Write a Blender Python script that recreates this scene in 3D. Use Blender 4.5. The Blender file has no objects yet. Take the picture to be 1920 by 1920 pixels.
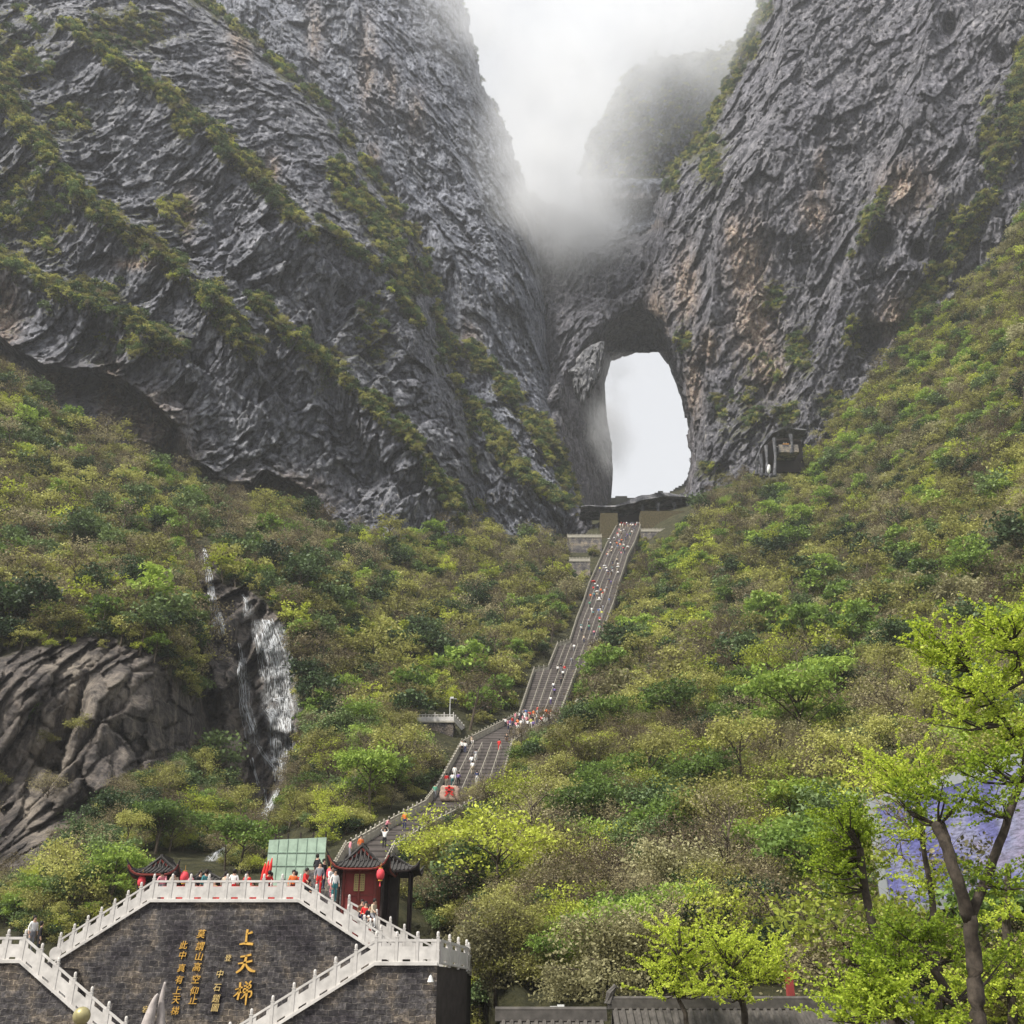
import bpy, math, random
import numpy as np
from mathutils import Vector

# ------------------------------------------------------------------ camera, sky, sun, exposure
scene = bpy.context.scene
COL = scene.collection
PITCH = math.radians(26.0)
cam_data = bpy.data.cameras.new("camera")
cam_data.sensor_width = 36; cam_data.lens = 36
cam_data.clip_start = 0.5; cam_data.clip_end = 6000
cam = bpy.data.objects.new("camera", cam_data); COL.objects.link(cam)
cam.location = (0, 0, 0); cam.rotation_euler = (math.radians(90) + PITCH, 0, 0)
scene.camera = cam

SUN_EL, SUN_AZ = math.radians(54), math.radians(232)   # high, behind the camera and to its left
world = bpy.data.worlds.new("World"); scene.world = world; world.use_nodes = True
wn = world.node_tree; wn.nodes.clear()
sky = wn.nodes.new("ShaderNodeTexSky"); sky.sky_type = 'NISHITA'; sky.sun_disc = False
sky.sun_elevation = SUN_EL; sky.sun_rotation = SUN_AZ; sky.air_density = 1.0; sky.dust_density = 6.0
hs = wn.nodes.new("ShaderNodeHueSaturation"); hs.inputs["Saturation"].default_value = 0.10
bg1 = wn.nodes.new("ShaderNodeBackground"); bg1.inputs[1].default_value = 0.10
bg2 = wn.nodes.new("ShaderNodeBackground"); bg2.inputs[0].default_value = (0.90, 0.92, 0.96, 1); bg2.inputs[1].default_value = 0.64
mx = wn.nodes.new("ShaderNodeMixShader"); mx.inputs[0].default_value = 0.75   # cloud deck over the clear sky
wo = wn.nodes.new("ShaderNodeOutputWorld")
wn.links.new(sky.outputs[0], hs.inputs["Color"]); wn.links.new(hs.outputs[0], bg1.inputs[0])
wn.links.new(bg1.outputs[0], mx.inputs[1]); wn.links.new(bg2.outputs[0], mx.inputs[2])
wn.links.new(mx.outputs[0], wo.inputs[0])

sd = bpy.data.lights.new("sun", 'SUN'); sd.energy = 3.7; sd.angle = math.radians(7); sd.color = (1.0, 0.95, 0.86)
sun = bpy.data.objects.new("sun", sd); COL.objects.link(sun)
sdir = Vector((math.sin(SUN_AZ) * math.cos(SUN_EL), math.cos(SUN_AZ) * math.cos(SUN_EL), math.sin(SUN_EL)))
sun.rotation_euler = (-sdir).to_track_quat('-Z', 'Y').to_euler()

vs = scene.view_settings
vs.view_transform = 'Standard'; vs.look = 'None'; vs.exposure = 0.74; vs.gamma = 1.0; vs.use_curve_mapping = False
cy = scene.cycles
cy.max_bounces = 5; cy.diffuse_bounces = 3; cy.glossy_bounces = 2; cy.transmission_bounces = 3
cy.transparent_max_bounces = 6; cy.volume_bounces = 2; cy.use_denoising = True
cy.volume_step_rate = 1.0; cy.volume_max_steps = 128
cy.caustics_reflective = False; cy.caustics_refractive = False

# ------------------------------------------------------------------ projection helpers
CP, SP = math.cos(PITCH), math.sin(PITCH)
F = 1920.0
def rayd(px, py):
    u = (np.asarray(px, float) - 960) / F; v = (960 - np.asarray(py, float)) / F
    return u, CP - v * SP, SP + v * CP
def P(px, py, y):
    u, dy, dz = rayd(px, py); t = y / dy
    return Vector((float(u * t), float(y), float(dz * t)))
def Pn(px, py, y):
    u, dy, dz = rayd(px, py); t = y / dy
    return np.stack([u * t, y + 0 * t, dz * t], -1)
def Pz(px, z, y):                      # point at depth y, height z, seen at column px
    v = (z / y * CP - SP) / (CP + z / y * SP)
    t = y / (CP - v * SP)
    return Vector(((px - 960) / F * t, y, z))

# ------------------------------------------------------------------ noise
_rs = np.random.RandomState(7)
_perm = _rs.permutation(256).astype(np.int64); _perm = np.concatenate([_perm, _perm])
_g = _rs.normal(size=(256, 3)); _g /= np.linalg.norm(_g, axis=1)[:, None]
def perlin(p):
    pi = np.floor(p).astype(np.int64); pf = p - pi
    f = pf * pf * pf * (pf * (pf * 6 - 15) + 10)
    X, Y, Z = pi[:, 0] & 255, pi[:, 1] & 255, pi[:, 2] & 255
    out = 0
    for dx in (0, 1):
        a = _perm[(X + dx) & 255]; wx = f[:, 0] if dx else 1 - f[:, 0]
        for dy in (0, 1):
            b = _perm[a + ((Y + dy) & 255)]; wy = f[:, 1] if dy else 1 - f[:, 1]
            for dz in (0, 1):
                h = _perm[b + ((Z + dz) & 255)]
                wz = f[:, 2] if dz else 1 - f[:, 2]
                g = _g[h]
                out = out + wx * wy * wz * (g[:, 0] * (pf[:, 0] - dx) + g[:, 1] * (pf[:, 1] - dy) + g[:, 2] * (pf[:, 2] - dz))
    return out * 1.6
def fbm(p, octs=5, gain=0.5, lac=2.03, ridged=False, off=0.0):
    s = 0; a = 1.0; q = p + off; tot = 0
    for _ in range(octs):
        n = perlin(q)
        if ridged: n = 1 - 2 * np.abs(n)
        s = s + a * n; tot += a; a *= gain; q = q * lac + 17.3
    return s / tot

def facets(p, seed=0):
    """broken-rock facets: every cell of space has its own offset and tilt"""
    r = np.random.RandomState(seed); off = r.uniform(size=(256, 3)); hgt = r.uniform(-1, 1, 256); tl = r.normal(size=(256, 3)) * .9
    pi = np.floor(p).astype(np.int64); best = np.full(len(p), 1e9); out = np.zeros(len(p)); sec_ = np.full(len(p), 1e9)
    for dx in (-1, 0, 1):
        for dy in (-1, 0, 1):
            for dz in (-1, 0, 1):
                c = pi + [dx, dy, dz]; h = _perm[_perm[_perm[c[:, 0] & 255] + (c[:, 1] & 255)] + (c[:, 2] & 255)]
                q = p - c - off[h]; d2 = (q * q).sum(1); m = d2 < best
                sec_ = np.where(m, best, np.minimum(sec_, d2)); out = np.where(m, hgt[h] + (q * tl[h]).sum(1), out); best = np.where(m, d2, best)
    return out, np.sqrt(sec_) - np.sqrt(best)
def tps(pts):
    c = np.array(pts, float); xy = c[:, :2] / 1000.0; val = np.log(c[:, 2]); n = len(c)
    def U(r2): return np.where(r2 > 0, r2 * np.log(np.maximum(r2, 1e-12)), 0)
    d2 = ((xy[:, None] - xy[None]) ** 2).sum(-1)
    A = np.zeros((n + 3, n + 3)); A[:n, :n] = U(d2) + np.eye(n) * 1e-3
    A[:n, n] = 1; A[:n, n + 1:] = xy; A[n, :n] = 1; A[n + 1:, :n] = xy.T
    w = np.linalg.solve(A, np.concatenate([val, np.zeros(3)]))
    def f(px, py):
        px = np.asarray(px, float).ravel() / 1000; py = np.asarray(py, float).ravel() / 1000
        out = w[n] + w[n + 1] * px + w[n + 2] * py
        for i in range(n):
            out = out + w[i] * U((px - xy[i, 0]) ** 2 + (py - xy[i, 1]) ** 2)
        return np.exp(out)
    return f
def inpoly(px, py, poly):
    ins = np.zeros(np.shape(px), bool); n = len(poly)
    for i in range(n):
        x1, y1 = poly[i]; x2, y2 = poly[(i + 1) % n]
        if y1 == y2: continue
        c = (y1 > py) != (y2 > py)
        ins ^= c & (px < (x2 - x1) * (py - y1) / (y2 - y1) + x1)
    return ins
def dline(px, py, line):               # distance and signed side to a polyline
    best = np.full(np.shape(px), 1e9); side = np.zeros(np.shape(px))
    for (x1, y1), (x2, y2) in zip(line[:-1], line[1:]):
        dx, dy = x2 - x1, y2 - y1; L2 = dx * dx + dy * dy
        t = np.clip(((px - x1) * dx + (py - y1) * dy) / L2, 0, 1)
        qx, qy = px - x1 - t * dx, py - y1 - t * dy
        d = np.hypot(qx, qy); m = d < best
        best = np.where(m, d, best); side = np.where(m, np.sign(dx * qy - dy * qx), side)
    return best, side
def sm(a, b, x):
    t = np.clip((x - a) / (b - a), 0, 1); return t * t * (3 - 2 * t)

# ------------------------------------------------------------------ object helpers
def tag(o, label=None, cat=None, group=None, kind=None):
    if label: o["label"] = label
    if cat: o["category"] = cat
    if group: o["group"] = group
    if kind: o["kind"] = kind
    return o
def empty(name, loc=(0, 0, 0), rz=0.0):
    o = bpy.data.objects.new(name, None); COL.objects.link(o)
    o.location = loc; o.rotation_euler = (0, 0, rz); o.empty_display_size = 0.3
    return o
def npmesh(name, V, Fq, smooth=True, attrs=None, mats=(), midx=None):
    me = bpy.data.meshes.new(name)
    V = np.asarray(V, np.float32); Fq = np.asarray(Fq, np.int32); k = Fq.shape[1]
    me.vertices.add(len(V)); me.vertices.foreach_set("co", V.ravel())
    me.loops.add(Fq.size); me.loops.foreach_set("vertex_index", Fq.ravel())
    me.polygons.add(len(Fq)); me.polygons.foreach_set("loop_start", np.arange(0, Fq.size, k, dtype=np.int32))
    me.polygons.foreach_set("loop_total", np.full(len(Fq), k, np.int32))
    for m in mats: me.materials.append(m)
    if midx is not None: me.polygons.foreach_set("material_index", np.asarray(midx, np.int32))
    me.polygons.foreach_set("use_smooth", np.full(len(Fq), smooth))
    for kk, (dom, a) in (attrs or {}).items():
        at = me.attributes.new(kk, 'FLOAT', dom); at.data.foreach_set("value", np.asarray(a, np.float32).ravel())
    me.update(calc_edges=True); me.validate()
    return me
def link(name, me, parent=None, loc=None):
    o = bpy.data.objects.new(name, me); COL.objects.link(o)
    if parent: o.parent = parent
    if loc is not None: o.location = loc
    return o
class MB:
    def __init__(s): s.v = []; s.f = []; s.m = []
    def add(s, vs, fs, m=0):
        b = len(s.v); s.v += [tuple(x) for x in vs]; s.f += [tuple(i + b for i in f) for f in fs]; s.m += [m] * len(fs)
    def hexa(s, c, m=0):               # 8 corners: bottom 4 ccw, top 4
        s.add(c, [(0, 3, 2, 1), (4, 5, 6, 7), (0, 1, 5, 4), (1, 2, 6, 5), (2, 3, 7, 6), (3, 0, 4, 7)], m)
    def box(s, x0, x1, y0, y1, z0, z1, m=0):
        s.hexa([(x0, y0, z0), (x1, y0, z0), (x1, y1, z0), (x0, y1, z0), (x0, y0, z1), (x1, y0, z1), (x1, y1, z1), (x0, y1, z1)], m)
    def tube(s, pts, rad, n=6, m=0, cap=True):
        pts = [Vector(p) for p in pts]; rings = []
        if not hasattr(rad, '__len__'): rad = [rad] * len(pts)
        up0 = Vector((0.13, 0.27, 0.95))
        b = len(s.v)
        for i, p in enumerate(pts):
            t = (pts[min(i + 1, len(pts) - 1)] - pts[max(i - 1, 0)])
            t = t.normalized() if t.length > 1e-9 else Vector((0, 0, 1))
            a = t.cross(up0)
            a = t.cross(Vector((1, 0, 0))) if a.length < 0.15 else a
            a.normalize(); c = t.cross(a)
            for k in range(n):
                an = 2 * math.pi * k / n
                s.v.append(tuple(p + (a * math.cos(an) + c * math.sin(an)) * rad[i]))
        for i in range(len(pts) - 1):
            for k in range(n):
                k2 = (k + 1) % n
                s.f.append((b + i * n + k, b + i * n + k2, b + (i + 1) * n + k2, b + (i + 1) * n + k)); s.m.append(m)
        if cap:
            s.f.append(tuple(b + k for k in range(n))[::-1]); s.m.append(m)
            e = b + (len(pts) - 1) * n
            s.f.append(tuple(e + k for k in range(n))); s.m.append(m)
    def lathe(s, prof, n=12, c=(0, 0, 0), m=0):
        b = len(s.v)
        for r, z in prof:
            for k in range(n):
                an = 2 * math.pi * k / n
                s.v.append((c[0] + r * math.cos(an), c[1] + r * math.sin(an), c[2] + z))
        for i in range(len(prof) - 1):
            for k in range(n):
                k2 = (k + 1) % n
                s.f.append((b + i * n + k, b + i * n + k2, b + (i + 1) * n + k2, b + (i + 1) * n + k)); s.m.append(m)
    def prism(s, poly, off, m=0):      # poly: 3-D points; off: extrusion vector
        n = len(poly); off = Vector(off)
        vs = [Vector(p) for p in poly] + [Vector(p) + off for p in poly]
        fs = [tuple(range(n)), tuple(range(2 * n - 1, n - 1, -1))] + [(i, i + n, (i + 1) % n + n, (i + 1) % n) for i in range(n)]
        s.add(vs, fs, m)
    def mesh(s, name, mats, smooth=False):
        me = bpy.data.meshes.new(name); me.from_pydata(s.v, [], s.f)
        for m in (mats if isinstance(mats, (list, tuple)) else [mats]): me.materials.append(m)
        me.polygons.foreach_set("material_index", s.m)
        me.polygons.foreach_set("use_smooth", [smooth] * len(s.f))
        me.update(); return me
    def obj(s, name, mats, parent=None, smooth=False, loc=None):
        return link(name, s.mesh(name, mats, smooth), parent, loc)

# ------------------------------------------------------------------ materials
def newmat(name):
    m = bpy.data.materials.new(name); m.use_nodes = True; nt = m.node_tree; nt.nodes.clear()
    out = nt.nodes.new("ShaderNodeOutputMaterial"); b = nt.nodes.new("ShaderNodeBsdfPrincipled")
    b.inputs["Roughness"].default_value = 0.8; b.inputs["Specular IOR Level"].default_value = 0.25
    nt.links.new(b.outputs[0], out.inputs[0]); return m, nt, b
class NT:
    def __init__(s, nt): s.nt = nt
    def n(s, t, **kw):
        x = s.nt.nodes.new(t)
        for k, v in kw.items(): setattr(x, k, v)
        return x
    def l(s, a, b): s.nt.links.new(a, b)
    def noise(s, vec, scale, detail=4, rough=0.55, dist=0.0):
        x = s.n("ShaderNodeTexNoise"); x.inputs["Scale"].default_value = scale; x.inputs["Detail"].default_value = detail
        x.inputs["Roughness"].default_value = rough; x.inputs["Distortion"].default_value = dist
        if vec: s.l(vec, x.inputs["Vector"])
        return x.outputs[0]
    def map(s, vec, scale=(1, 1, 1), rot=(0, 0, 0)):
        x = s.n("ShaderNodeMapping"); x.inputs["Scale"].default_value = scale; x.inputs["Rotation"].default_value = rot
        s.l(vec, x.inputs[0]); return x.outputs[0]
    def ramp(s, fac, stops):
        x = s.n("ShaderNodeValToRGB"); el = x.color_ramp.elements
        while len(el) < len(stops): el.new(0.5)
        for e, (p, c) in zip(el, stops):
            e.position = p; e.color = (c, c, c, 1) if not hasattr(c, '__len__') else (*c, 1)
        s.l(fac, x.inputs[0]); return x.outputs[0]
    def mix(s, fac, a, b, mode='MIX'):
        x = s.n("ShaderNodeMix", data_type='RGBA', blend_type=mode)
        if hasattr(fac, 'links'): s.l(fac, x.inputs[0])
        else: x.inputs[0].default_value = fac
        for v, i in ((a, 6), (b, 7)):
            if hasattr(v, 'links'): s.l(v, x.inputs[i])
            else: x.inputs[i].default_value = (*v, 1)
        return x.outputs[2]
    def math(s, op, a, b=None, c=None, clamp=False):
        x = s.n("ShaderNodeMath", operation=op, use_clamp=clamp)
        for i, v in enumerate((a, b, c)):
            if v is None: continue
            if hasattr(v, 'links'): s.l(v, x.inputs[i])
            else: x.inputs[i].default_value = v
        return x.outputs[0]
    def attr(s, name):
        x = s.n("ShaderNodeAttribute", attribute_name=name); return x.outputs["Fac"]
    def obj(s): return s.n("ShaderNodeTexCoord").outputs["Object"]
    def bump(s, h, dist, strength, bsdf, prev=None):
        x = s.n("ShaderNodeBump"); x.inputs["Distance"].default_value = dist; x.inputs["Strength"].default_value = strength
        s.l(h, x.inputs["Height"])
        if prev: s.l(prev, x.inputs["Normal"])
        if bsdf: s.l(x.outputs[0], bsdf.inputs["Normal"])
        return x.outputs[0]

def plain(name, col, rough=0.7, var=0.12, scale=3.0, metal=0.0, emit=None):
    m, nt, b = newmat(name); T = NT(nt)
    v = T.noise(T.obj(), scale, 5, 0.6)
    hi = tuple(min(1, c * (1 + var)) for c in col); lo = tuple(c * (1 - var) for c in col)
    c = T.ramp(v, [(0.3, lo), (0.7, hi)])
    T.l(c, b.inputs["Base Color"]); b.inputs["Roughness"].default_value = rough; b.inputs["Metallic"].default_value = metal
    if emit: b.inputs["Emission Color"].default_value = (*emit[0], 1); b.inputs["Emission Strength"].default_value = emit[1]
    return m

def rock_mat(name, tint=(1, 1, 1), bright=1.0):
    m, nt, b = newmat(name); T = NT(nt); o = T.obj()
    warp = T.noise(o, 0.05, 3, 0.5)
    st = T.map(o, (0.22, 0.22, 0.05), (0, 0.5, 0))            # steep streaks
    n1 = T.noise(st, 1.3, 9, 0.68, 0.6)
    n2 = T.noise(o, 0.45, 8, 0.7, 0.4)
    n3 = T.noise(o, 0.03, 4, 0.5)
    k = lambda c: tuple(x * bright * t for x, t in zip(c, tint))
    c1 = T.ramp(n1, [(0.38, k((.012, .013, .017))), (0.47, k((.070, .071, .081))), (0.55, k((.17, .17, .182))), (0.68, k((.42, .41, .42)))])  # strong tone contrast paints crevice shade and bright faces into the rock
    c2 = T.ramp(n2, [(0.38, k((.012, .014, .018))), (0.48, k((.080, .081, .092))), (0.57, k((.17, .17, .18))), (0.70, k((.40, .39, .39)))])
    c = T.mix(0.5, c1, c2)
    c = T.mix(T.ramp(n3, [(0.35, 0.0), (0.65, 0.55)]), c, T.mix(1.0, c, (0.90, 0.90, 0.98), 'MULTIPLY'))
    # iron and lime stained faces
    wv = T.noise(T.map(o, (0.5, 0.5, 0.08)), 1.0, 6, 0.65)
    wf = T.math('MULTIPLY', T.attr("warm"), T.ramp(wv, [(0.36, 0.2), (0.52, 1.0)]), clamp=True)
    wc = T.ramp(T.noise(o, 0.7, 5, 0.6), [(0.35, (.17, .11, .085)), (0.5, (.37, .27, .21)), (0.64, (.66, .57, .46))])
    c = T.mix(wf, c, wc)
    lv = T.noise(T.map(o, (1.0, 1.0, 0.05), (0, .35, 0)), 0.55, 6, 0.62, 0.3)
    lf = T.math('MULTIPLY', T.ramp(lv, [(0.60, 0.0), (0.68, 0.75)]), T.ramp(T.noise(o, 0.035, 3, .5), [(0.48, 0.0), (0.6, 1.0)]))
    c = T.mix(lf, c, (.50, .47, .43))
    bk = T.ramp(T.noise(T.map(o, (0.8, 0.8, 0.06)), 0.5, 5, 0.6), [(0.36, (.35, .36, .40)), (0.46, (1, 1, 1))])
    c = T.mix(0.8, c, bk, 'MULTIPLY')
    # clinging grass and shrubs, on the gentler faces and where the strip of growth runs
    geo = T.n("ShaderNodeNewGeometry"); sx = T.n("ShaderNodeSeparateXYZ"); T.l(geo.outputs["Normal"], sx.inputs[0])
    vn = T.noise(o, 0.22, 7, 0.7, 0.5)
    vv = T.math('ADD', T.attr("veg"), T.math('MULTIPLY', sx.outputs[2], 0.45))
    vv = T.math('ADD', vv, T.math('MULTIPLY', T.math('SUBTRACT', vn, 0.5), 1.9))
    vf = T.ramp(vv, [(0.52, 0.0), (0.68, 0.92)])
    gc = T.ramp(T.noise(o, 0.9, 6, 0.75), [(0.36, (.020, .026, .012)), (0.5, (.072, .078, .034)), (0.64, (.17, .165, .075))])
    c = T.mix(vf, c, gc)
    T.l(c, b.inputs["Base Color"])
    b.inputs["Roughness"].default_value = 0.75
    h = T.math('ADD', T.math('MULTIPLY', n1, 1.2), n2)
    n = T.bump(h, 1.6, 1.0, None)
    n = T.bump(T.noise(T.map(o, (1.3, 1.3, .5)), 1.6, 6, 0.8), 0.7, 1.0, None, n)
    T.bump(T.noise(o, 3.6, 4, 0.8), 0.25, 1.0, b, n)
    return m

def ground_mat():
    m, nt, b = newmat("slope_ground"); T = NT(nt); o = T.obj()
    n2 = T.noise(T.map(o, (1, 1, 1.7), (0.25, 0.1, 0)), 0.45, 9, 0.7, 0.6)
    n1 = T.noise(T.map(o, (0.5, 0.5, 0.09)), 1.1, 8, 0.68, 0.4)
    rock = T.mix(0.5, T.ramp(n1, [(0.36, (.022, .019, .02)), (0.48, (.088, .080, .078)), (0.58, (.24, .205, .18)), (0.70, (.52, .46, .39))]),
                 T.ramp(n2, [(0.38, (.024, .021, .022)), (0.5, (.10, .086, .08)), (0.62, (.28, .235, .20))]))
    wf = T.math('MULTIPLY', T.attr("warm"), T.ramp(n1, [(0.4, 0.1), (0.6, 1.0)]), clamp=True)
    rock = T.mix(wf, rock, (.42, .36, .29))
    soil = T.ramp(T.noise(o, 0.6, 8, 0.75), [(0.3, (.020, .022, .010)), (0.5, (.052, .052, .022)), (0.7, (.11, .10, .045))])
    rf = T.ramp(T.math('ADD', T.attr("rock"), T.math('MULTIPLY', T.math('SUBTRACT', T.noise(o, 0.25, 7, 0.7), 0.5), 1.6)), [(0.45, 0.0), (0.6, 1.0)])
    T.l(T.mix(rf, soil, rock), b.inputs["Base Color"])
    h = T.math('ADD', n1, n2)
    n = T.bump(h, 1.4, 1.0, None); T.bump(T.noise(o, 2.6, 5, 0.75), 0.3, 0.9, b, n)
    return m

def leaf_mat(name, cols, trans=0.35, spread=0.035):
    """cols: dark, mid, light leaf colours; each plant takes its own from where it grows"""
    m, nt, b = newmat(name); T = NT(nt)
    oi = T.n("ShaderNodeObjectInfo")
    loc = T.noise(oi.outputs["Location"], spread, 3, 0.6)
    f = T.math('ADD', T.math('MULTIPLY', T.math('SUBTRACT', loc, 0.5), 1.3), T.math('MULTIPLY', oi.outputs["Random"], 0.8))
    f = T.math('ADD', f, T.math('MULTIPLY', T.math('SUBTRACT', T.attr("lv"), 0.5), 0.7))
    f = T.math('ADD', f, 0.12)
    c = T.ramp(f, [(0.0, cols[0]), (0.5, cols[1]), (1.0, cols[2])])
    T.l(c, b.inputs["Base Color"]); b.inputs["Roughness"].default_value = 0.55
    tr = T.n("ShaderNodeBsdfTranslucent"); T.l(c, tr.inputs[0])
    mx = T.n("ShaderNodeMixShader"); mx.inputs[0].default_value = trans
    out = [x for x in nt.nodes if x.type == 'OUTPUT_MATERIAL'][0]
    T.l(b.outputs[0], mx.inputs[1]); T.l(tr.outputs[0], mx.inputs[2]); T.l(mx.outputs[0], out.inputs[0])
    return m

def stone_wall_mat(name, lo, hi, mortar, sc=1.0):
    m, nt, b = newmat(name); T = NT(nt)
    o = T.n("ShaderNodeTexCoord").outputs["Object"]
    sp = T.n("ShaderNodeSeparateXYZ"); T.l(o, sp.inputs[0])
    cb = T.n("ShaderNodeCombineXYZ")
    T.l(T.math('ADD', sp.outputs[0], T.math('MULTIPLY', sp.outputs[1], 0.9)), cb.inputs[0]); T.l(sp.outputs[2], cb.inputs[1])
    ds = T.noise(o, 1.7, 3, 0.6); vm = T.n("ShaderNodeVectorMath", operation='ADD')
    sc2 = T.n("ShaderNodeVectorMath", operation='SCALE'); nz = T.n("ShaderNodeTexNoise"); nz.inputs["Scale"].default_value = 1.6
    T.l(o, nz.inputs["Vector"]); T.l(nz.outputs["Color"], sc2.inputs[0]); sc2.inputs["Scale"].default_value = 0.34
    T.l(cb.outputs[0], vm.inputs[0]); T.l(sc2.outputs[0], vm.inputs[1])
    br = T.n("ShaderNodeTexBrick"); T.l(vm.outputs[0], br.inputs["Vector"])
    br.inputs["Scale"].default_value = 1.0; br.inputs["Brick Width"].default_value = 0.52 * sc; br.inputs["Row Height"].default_value = 0.25 * sc
    br.inputs["Mortar Size"].default_value = 0.014 * sc; br.inputs["Mortar Smooth"].default_value = 0.5
    br.inputs["Color1"].default_value = (*lo, 1); br.inputs["Color2"].default_value = (*hi, 1); br.inputs["Mortar"].default_value = (*mortar, 1)
    n = T.noise(o, 5, 7, 0.7); n2 = T.noise(o, 0.45, 5, 0.65)
    c = T.mix(0.85, br.outputs[0], T.ramp(n, [(0.34, 0.25), (0.5, 0.95), (0.66, 2.4)]), 'MULTIPLY')
    c = T.mix(1.0, c, T.ramp(n2, [(0.38, (.45, .43, .50)), (0.5, (1, 1, 1)), (0.60, (2.0, 1.8, 1.45))]), 'MULTIPLY')
    T.l(c, b.inputs["Base Color"]); b.inputs["Roughness"].default_value = 0.85
    h = T.math('SUBTRACT', T.math('MULTIPLY', n, 1.0), T.math('MULTIPLY', br.outputs[1], 0.6))
    T.bump(h, 0.06, 1.0, b)
    return m

M = {}
M['rockA'] = rock_mat("cliff_rock", (.98, 1.0, 1.03), 1.8)
M['rockB'] = rock_mat("cliff_rock_bluish", (0.95, 1.0, 1.07), 1.9)
M['rockC'] = rock_mat("cliff_rock_brownish", (1.0, 0.98, 1.0), 1.4)
M['ground'] = ground_mat()
M['slab'] = None
M['leaf'] = [
    leaf_mat("olive_budding_leaves", [(.10, .09, .04), (.29, .285, .085), (.50, .50, .15)]),
    leaf_mat("fresh_green_leaves", [(.06, .10, .028), (.19, .29, .055), (.38, .50, .09)]),
    leaf_mat("dark_evergreen_leaves", [(.022, .042, .018), (.075, .12, .045), (.19, .26, .09)], 0.2),
    leaf_mat("brownish_bud_twigs", [(.10, .075, .045), (.25, .21, .115), (.42, .38, .21)]),
    leaf_mat("yellow_green_leaves", [(.20, .24, .04), (.40, .45, .06), (.58, .64, .10)]),
    leaf_mat("khaki_bamboo_leaves", [(.15, .14, .07), (.32, .30, .15), (.50, .48, .27)]),
]
M['ginkgo'] = leaf_mat("ginkgo_leaves", [(.17, .25, .02), (.38, .49, .045), (.62, .70, .10)], 0.5, 0.4)
M['bark'] = plain("bark", (.085, .068, .05), 0.9, 0.5, 9)
M['gbark'] = plain("ginkgo_bark", (.055, .044, .034), 0.9, 0.55, 7)
nt_ = M['gbark'].node_tree; T_ = NT(nt_); T_.bump(T_.noise(T_.map(T_.obj(), (1, 1, .12)), 14, 6, .7), .05, 1.0, [x for x in nt_.nodes if x.type == 'BSDF_PRINCIPLED'][0])
M['white'] = plain("pale_carved_stone", (.55, .525, .495), 0.65, 0.24, 1.6)
M['white2'] = plain("weathered_pale_stone", (.36, .335, .28), 0.75, 0.25, 1.5)
M['step'] = plain("stair_stone", (.12, .105, .098), 0.85, 0.3, .5)
nt_ = M['step'].node_tree; T_ = NT(nt_); sx_ = T_.n("ShaderNodeSeparateXYZ"); T_.l(T_.obj(), sx_.inputs[0]); fr0 = T_.math('FRACT', T_.math('DIVIDE', sx_.outputs[2], .76))
b0_ = [x for x in nt_.nodes if x.type == 'BSDF_PRINCIPLED'][0]; src_ = b0_.inputs["Base Color"].links[0].from_socket     # darker bands at regular heights, drawn to read as step lines
T_.l(T_.mix(1.0, src_, T_.ramp(fr0, [(0.0, .55), (.22, .6), (.34, 1.15), (1.0, 1.15)]), 'MULTIPLY'), b0_.inputs["Base Color"])
M['wall'] = stone_wall_mat("dark_stone_masonry", (.035, .032, .034), (.085, .078, .078), (.17, .155, .14))
M['wall2'] = stone_wall_mat("grey_stone_masonry", (.09, .085, .085), (.15, .14, .135), (.20, .185, .17), 1.6)
M['darkwall'] = plain("dark_and_shade_toned_wall", (.05, .042, .038), 0.9, 0.3, 2)  # dark walls; also shade painted into the landing side and canopy back
M['slab'] = rock_mat("pale_slab_rock", (1.0, 1.0, .97), 1.9)
M['gold'] = plain("gilded_letters", (.72, .42, .09), 0.45, 0.25, 9, 0.2)
M['goldp'] = plain("faded_gilded_letters", (.70, .52, .22), 0.55, 0.3, 9, 0.1)
M['tile'] = plain("grey_roof_tile", (.08, .073, .066), 0.8, 0.35, 5)
M['tiled'] = plain("dark_roof_tile", (.045, .042, .04), 0.7, 0.4, 6)
M['red'] = plain("red_painted_wood", (.26, .045, .04), 0.6, 0.2, 3)
M['redtrim'] = plain("dull_red_trim", (.22, .05, .04), 0.6, 0.25, 4)
M['lantern'] = plain("red_lantern_paper", (.72, .07, .09), 0.6, 0.12, 6)
M['lattice'] = plain("gilt_lattice", (.55, .45, .20), 0.6, 0.1, 6)
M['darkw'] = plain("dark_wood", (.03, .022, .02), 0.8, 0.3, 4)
M['metal'] = plain("grey_metal", (.34, .36, .38), 0.45, 0.08, 4, 0.4)
M['pole'] = plain("white_painted_steel", (.68, .68, .66), 0.5, 0.08, 4)
M['redc'] = plain("bright_red_cloth", (.62, .035, .03), 0.75, 0.12, 3)
HAZE = 0.00015
CLOUDS = [  # picture column, row, depth, radius, peak density of each billow
    (1062, 385, 405, 56, .085), (1045, 290, 410, 62, .06), (1120, 190, 450, 70, .022), (1240, 120, 455, 80, .022), (1000, 180, 425, 62, .028), (910, 40, 425, 70, .028),
    (1120, 60, 460, 110, .022), (1120, 425, 425, 34, .02), (1380, 60, 430, 60, .018), (1320, 110, 465, 70, .03),
    (1146, 705, 420, 16, .13), (1142, 760, 412, 17, .15), (1146, 815, 410, 17, .13), (1150, 865, 405, 12, .08)]
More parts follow.
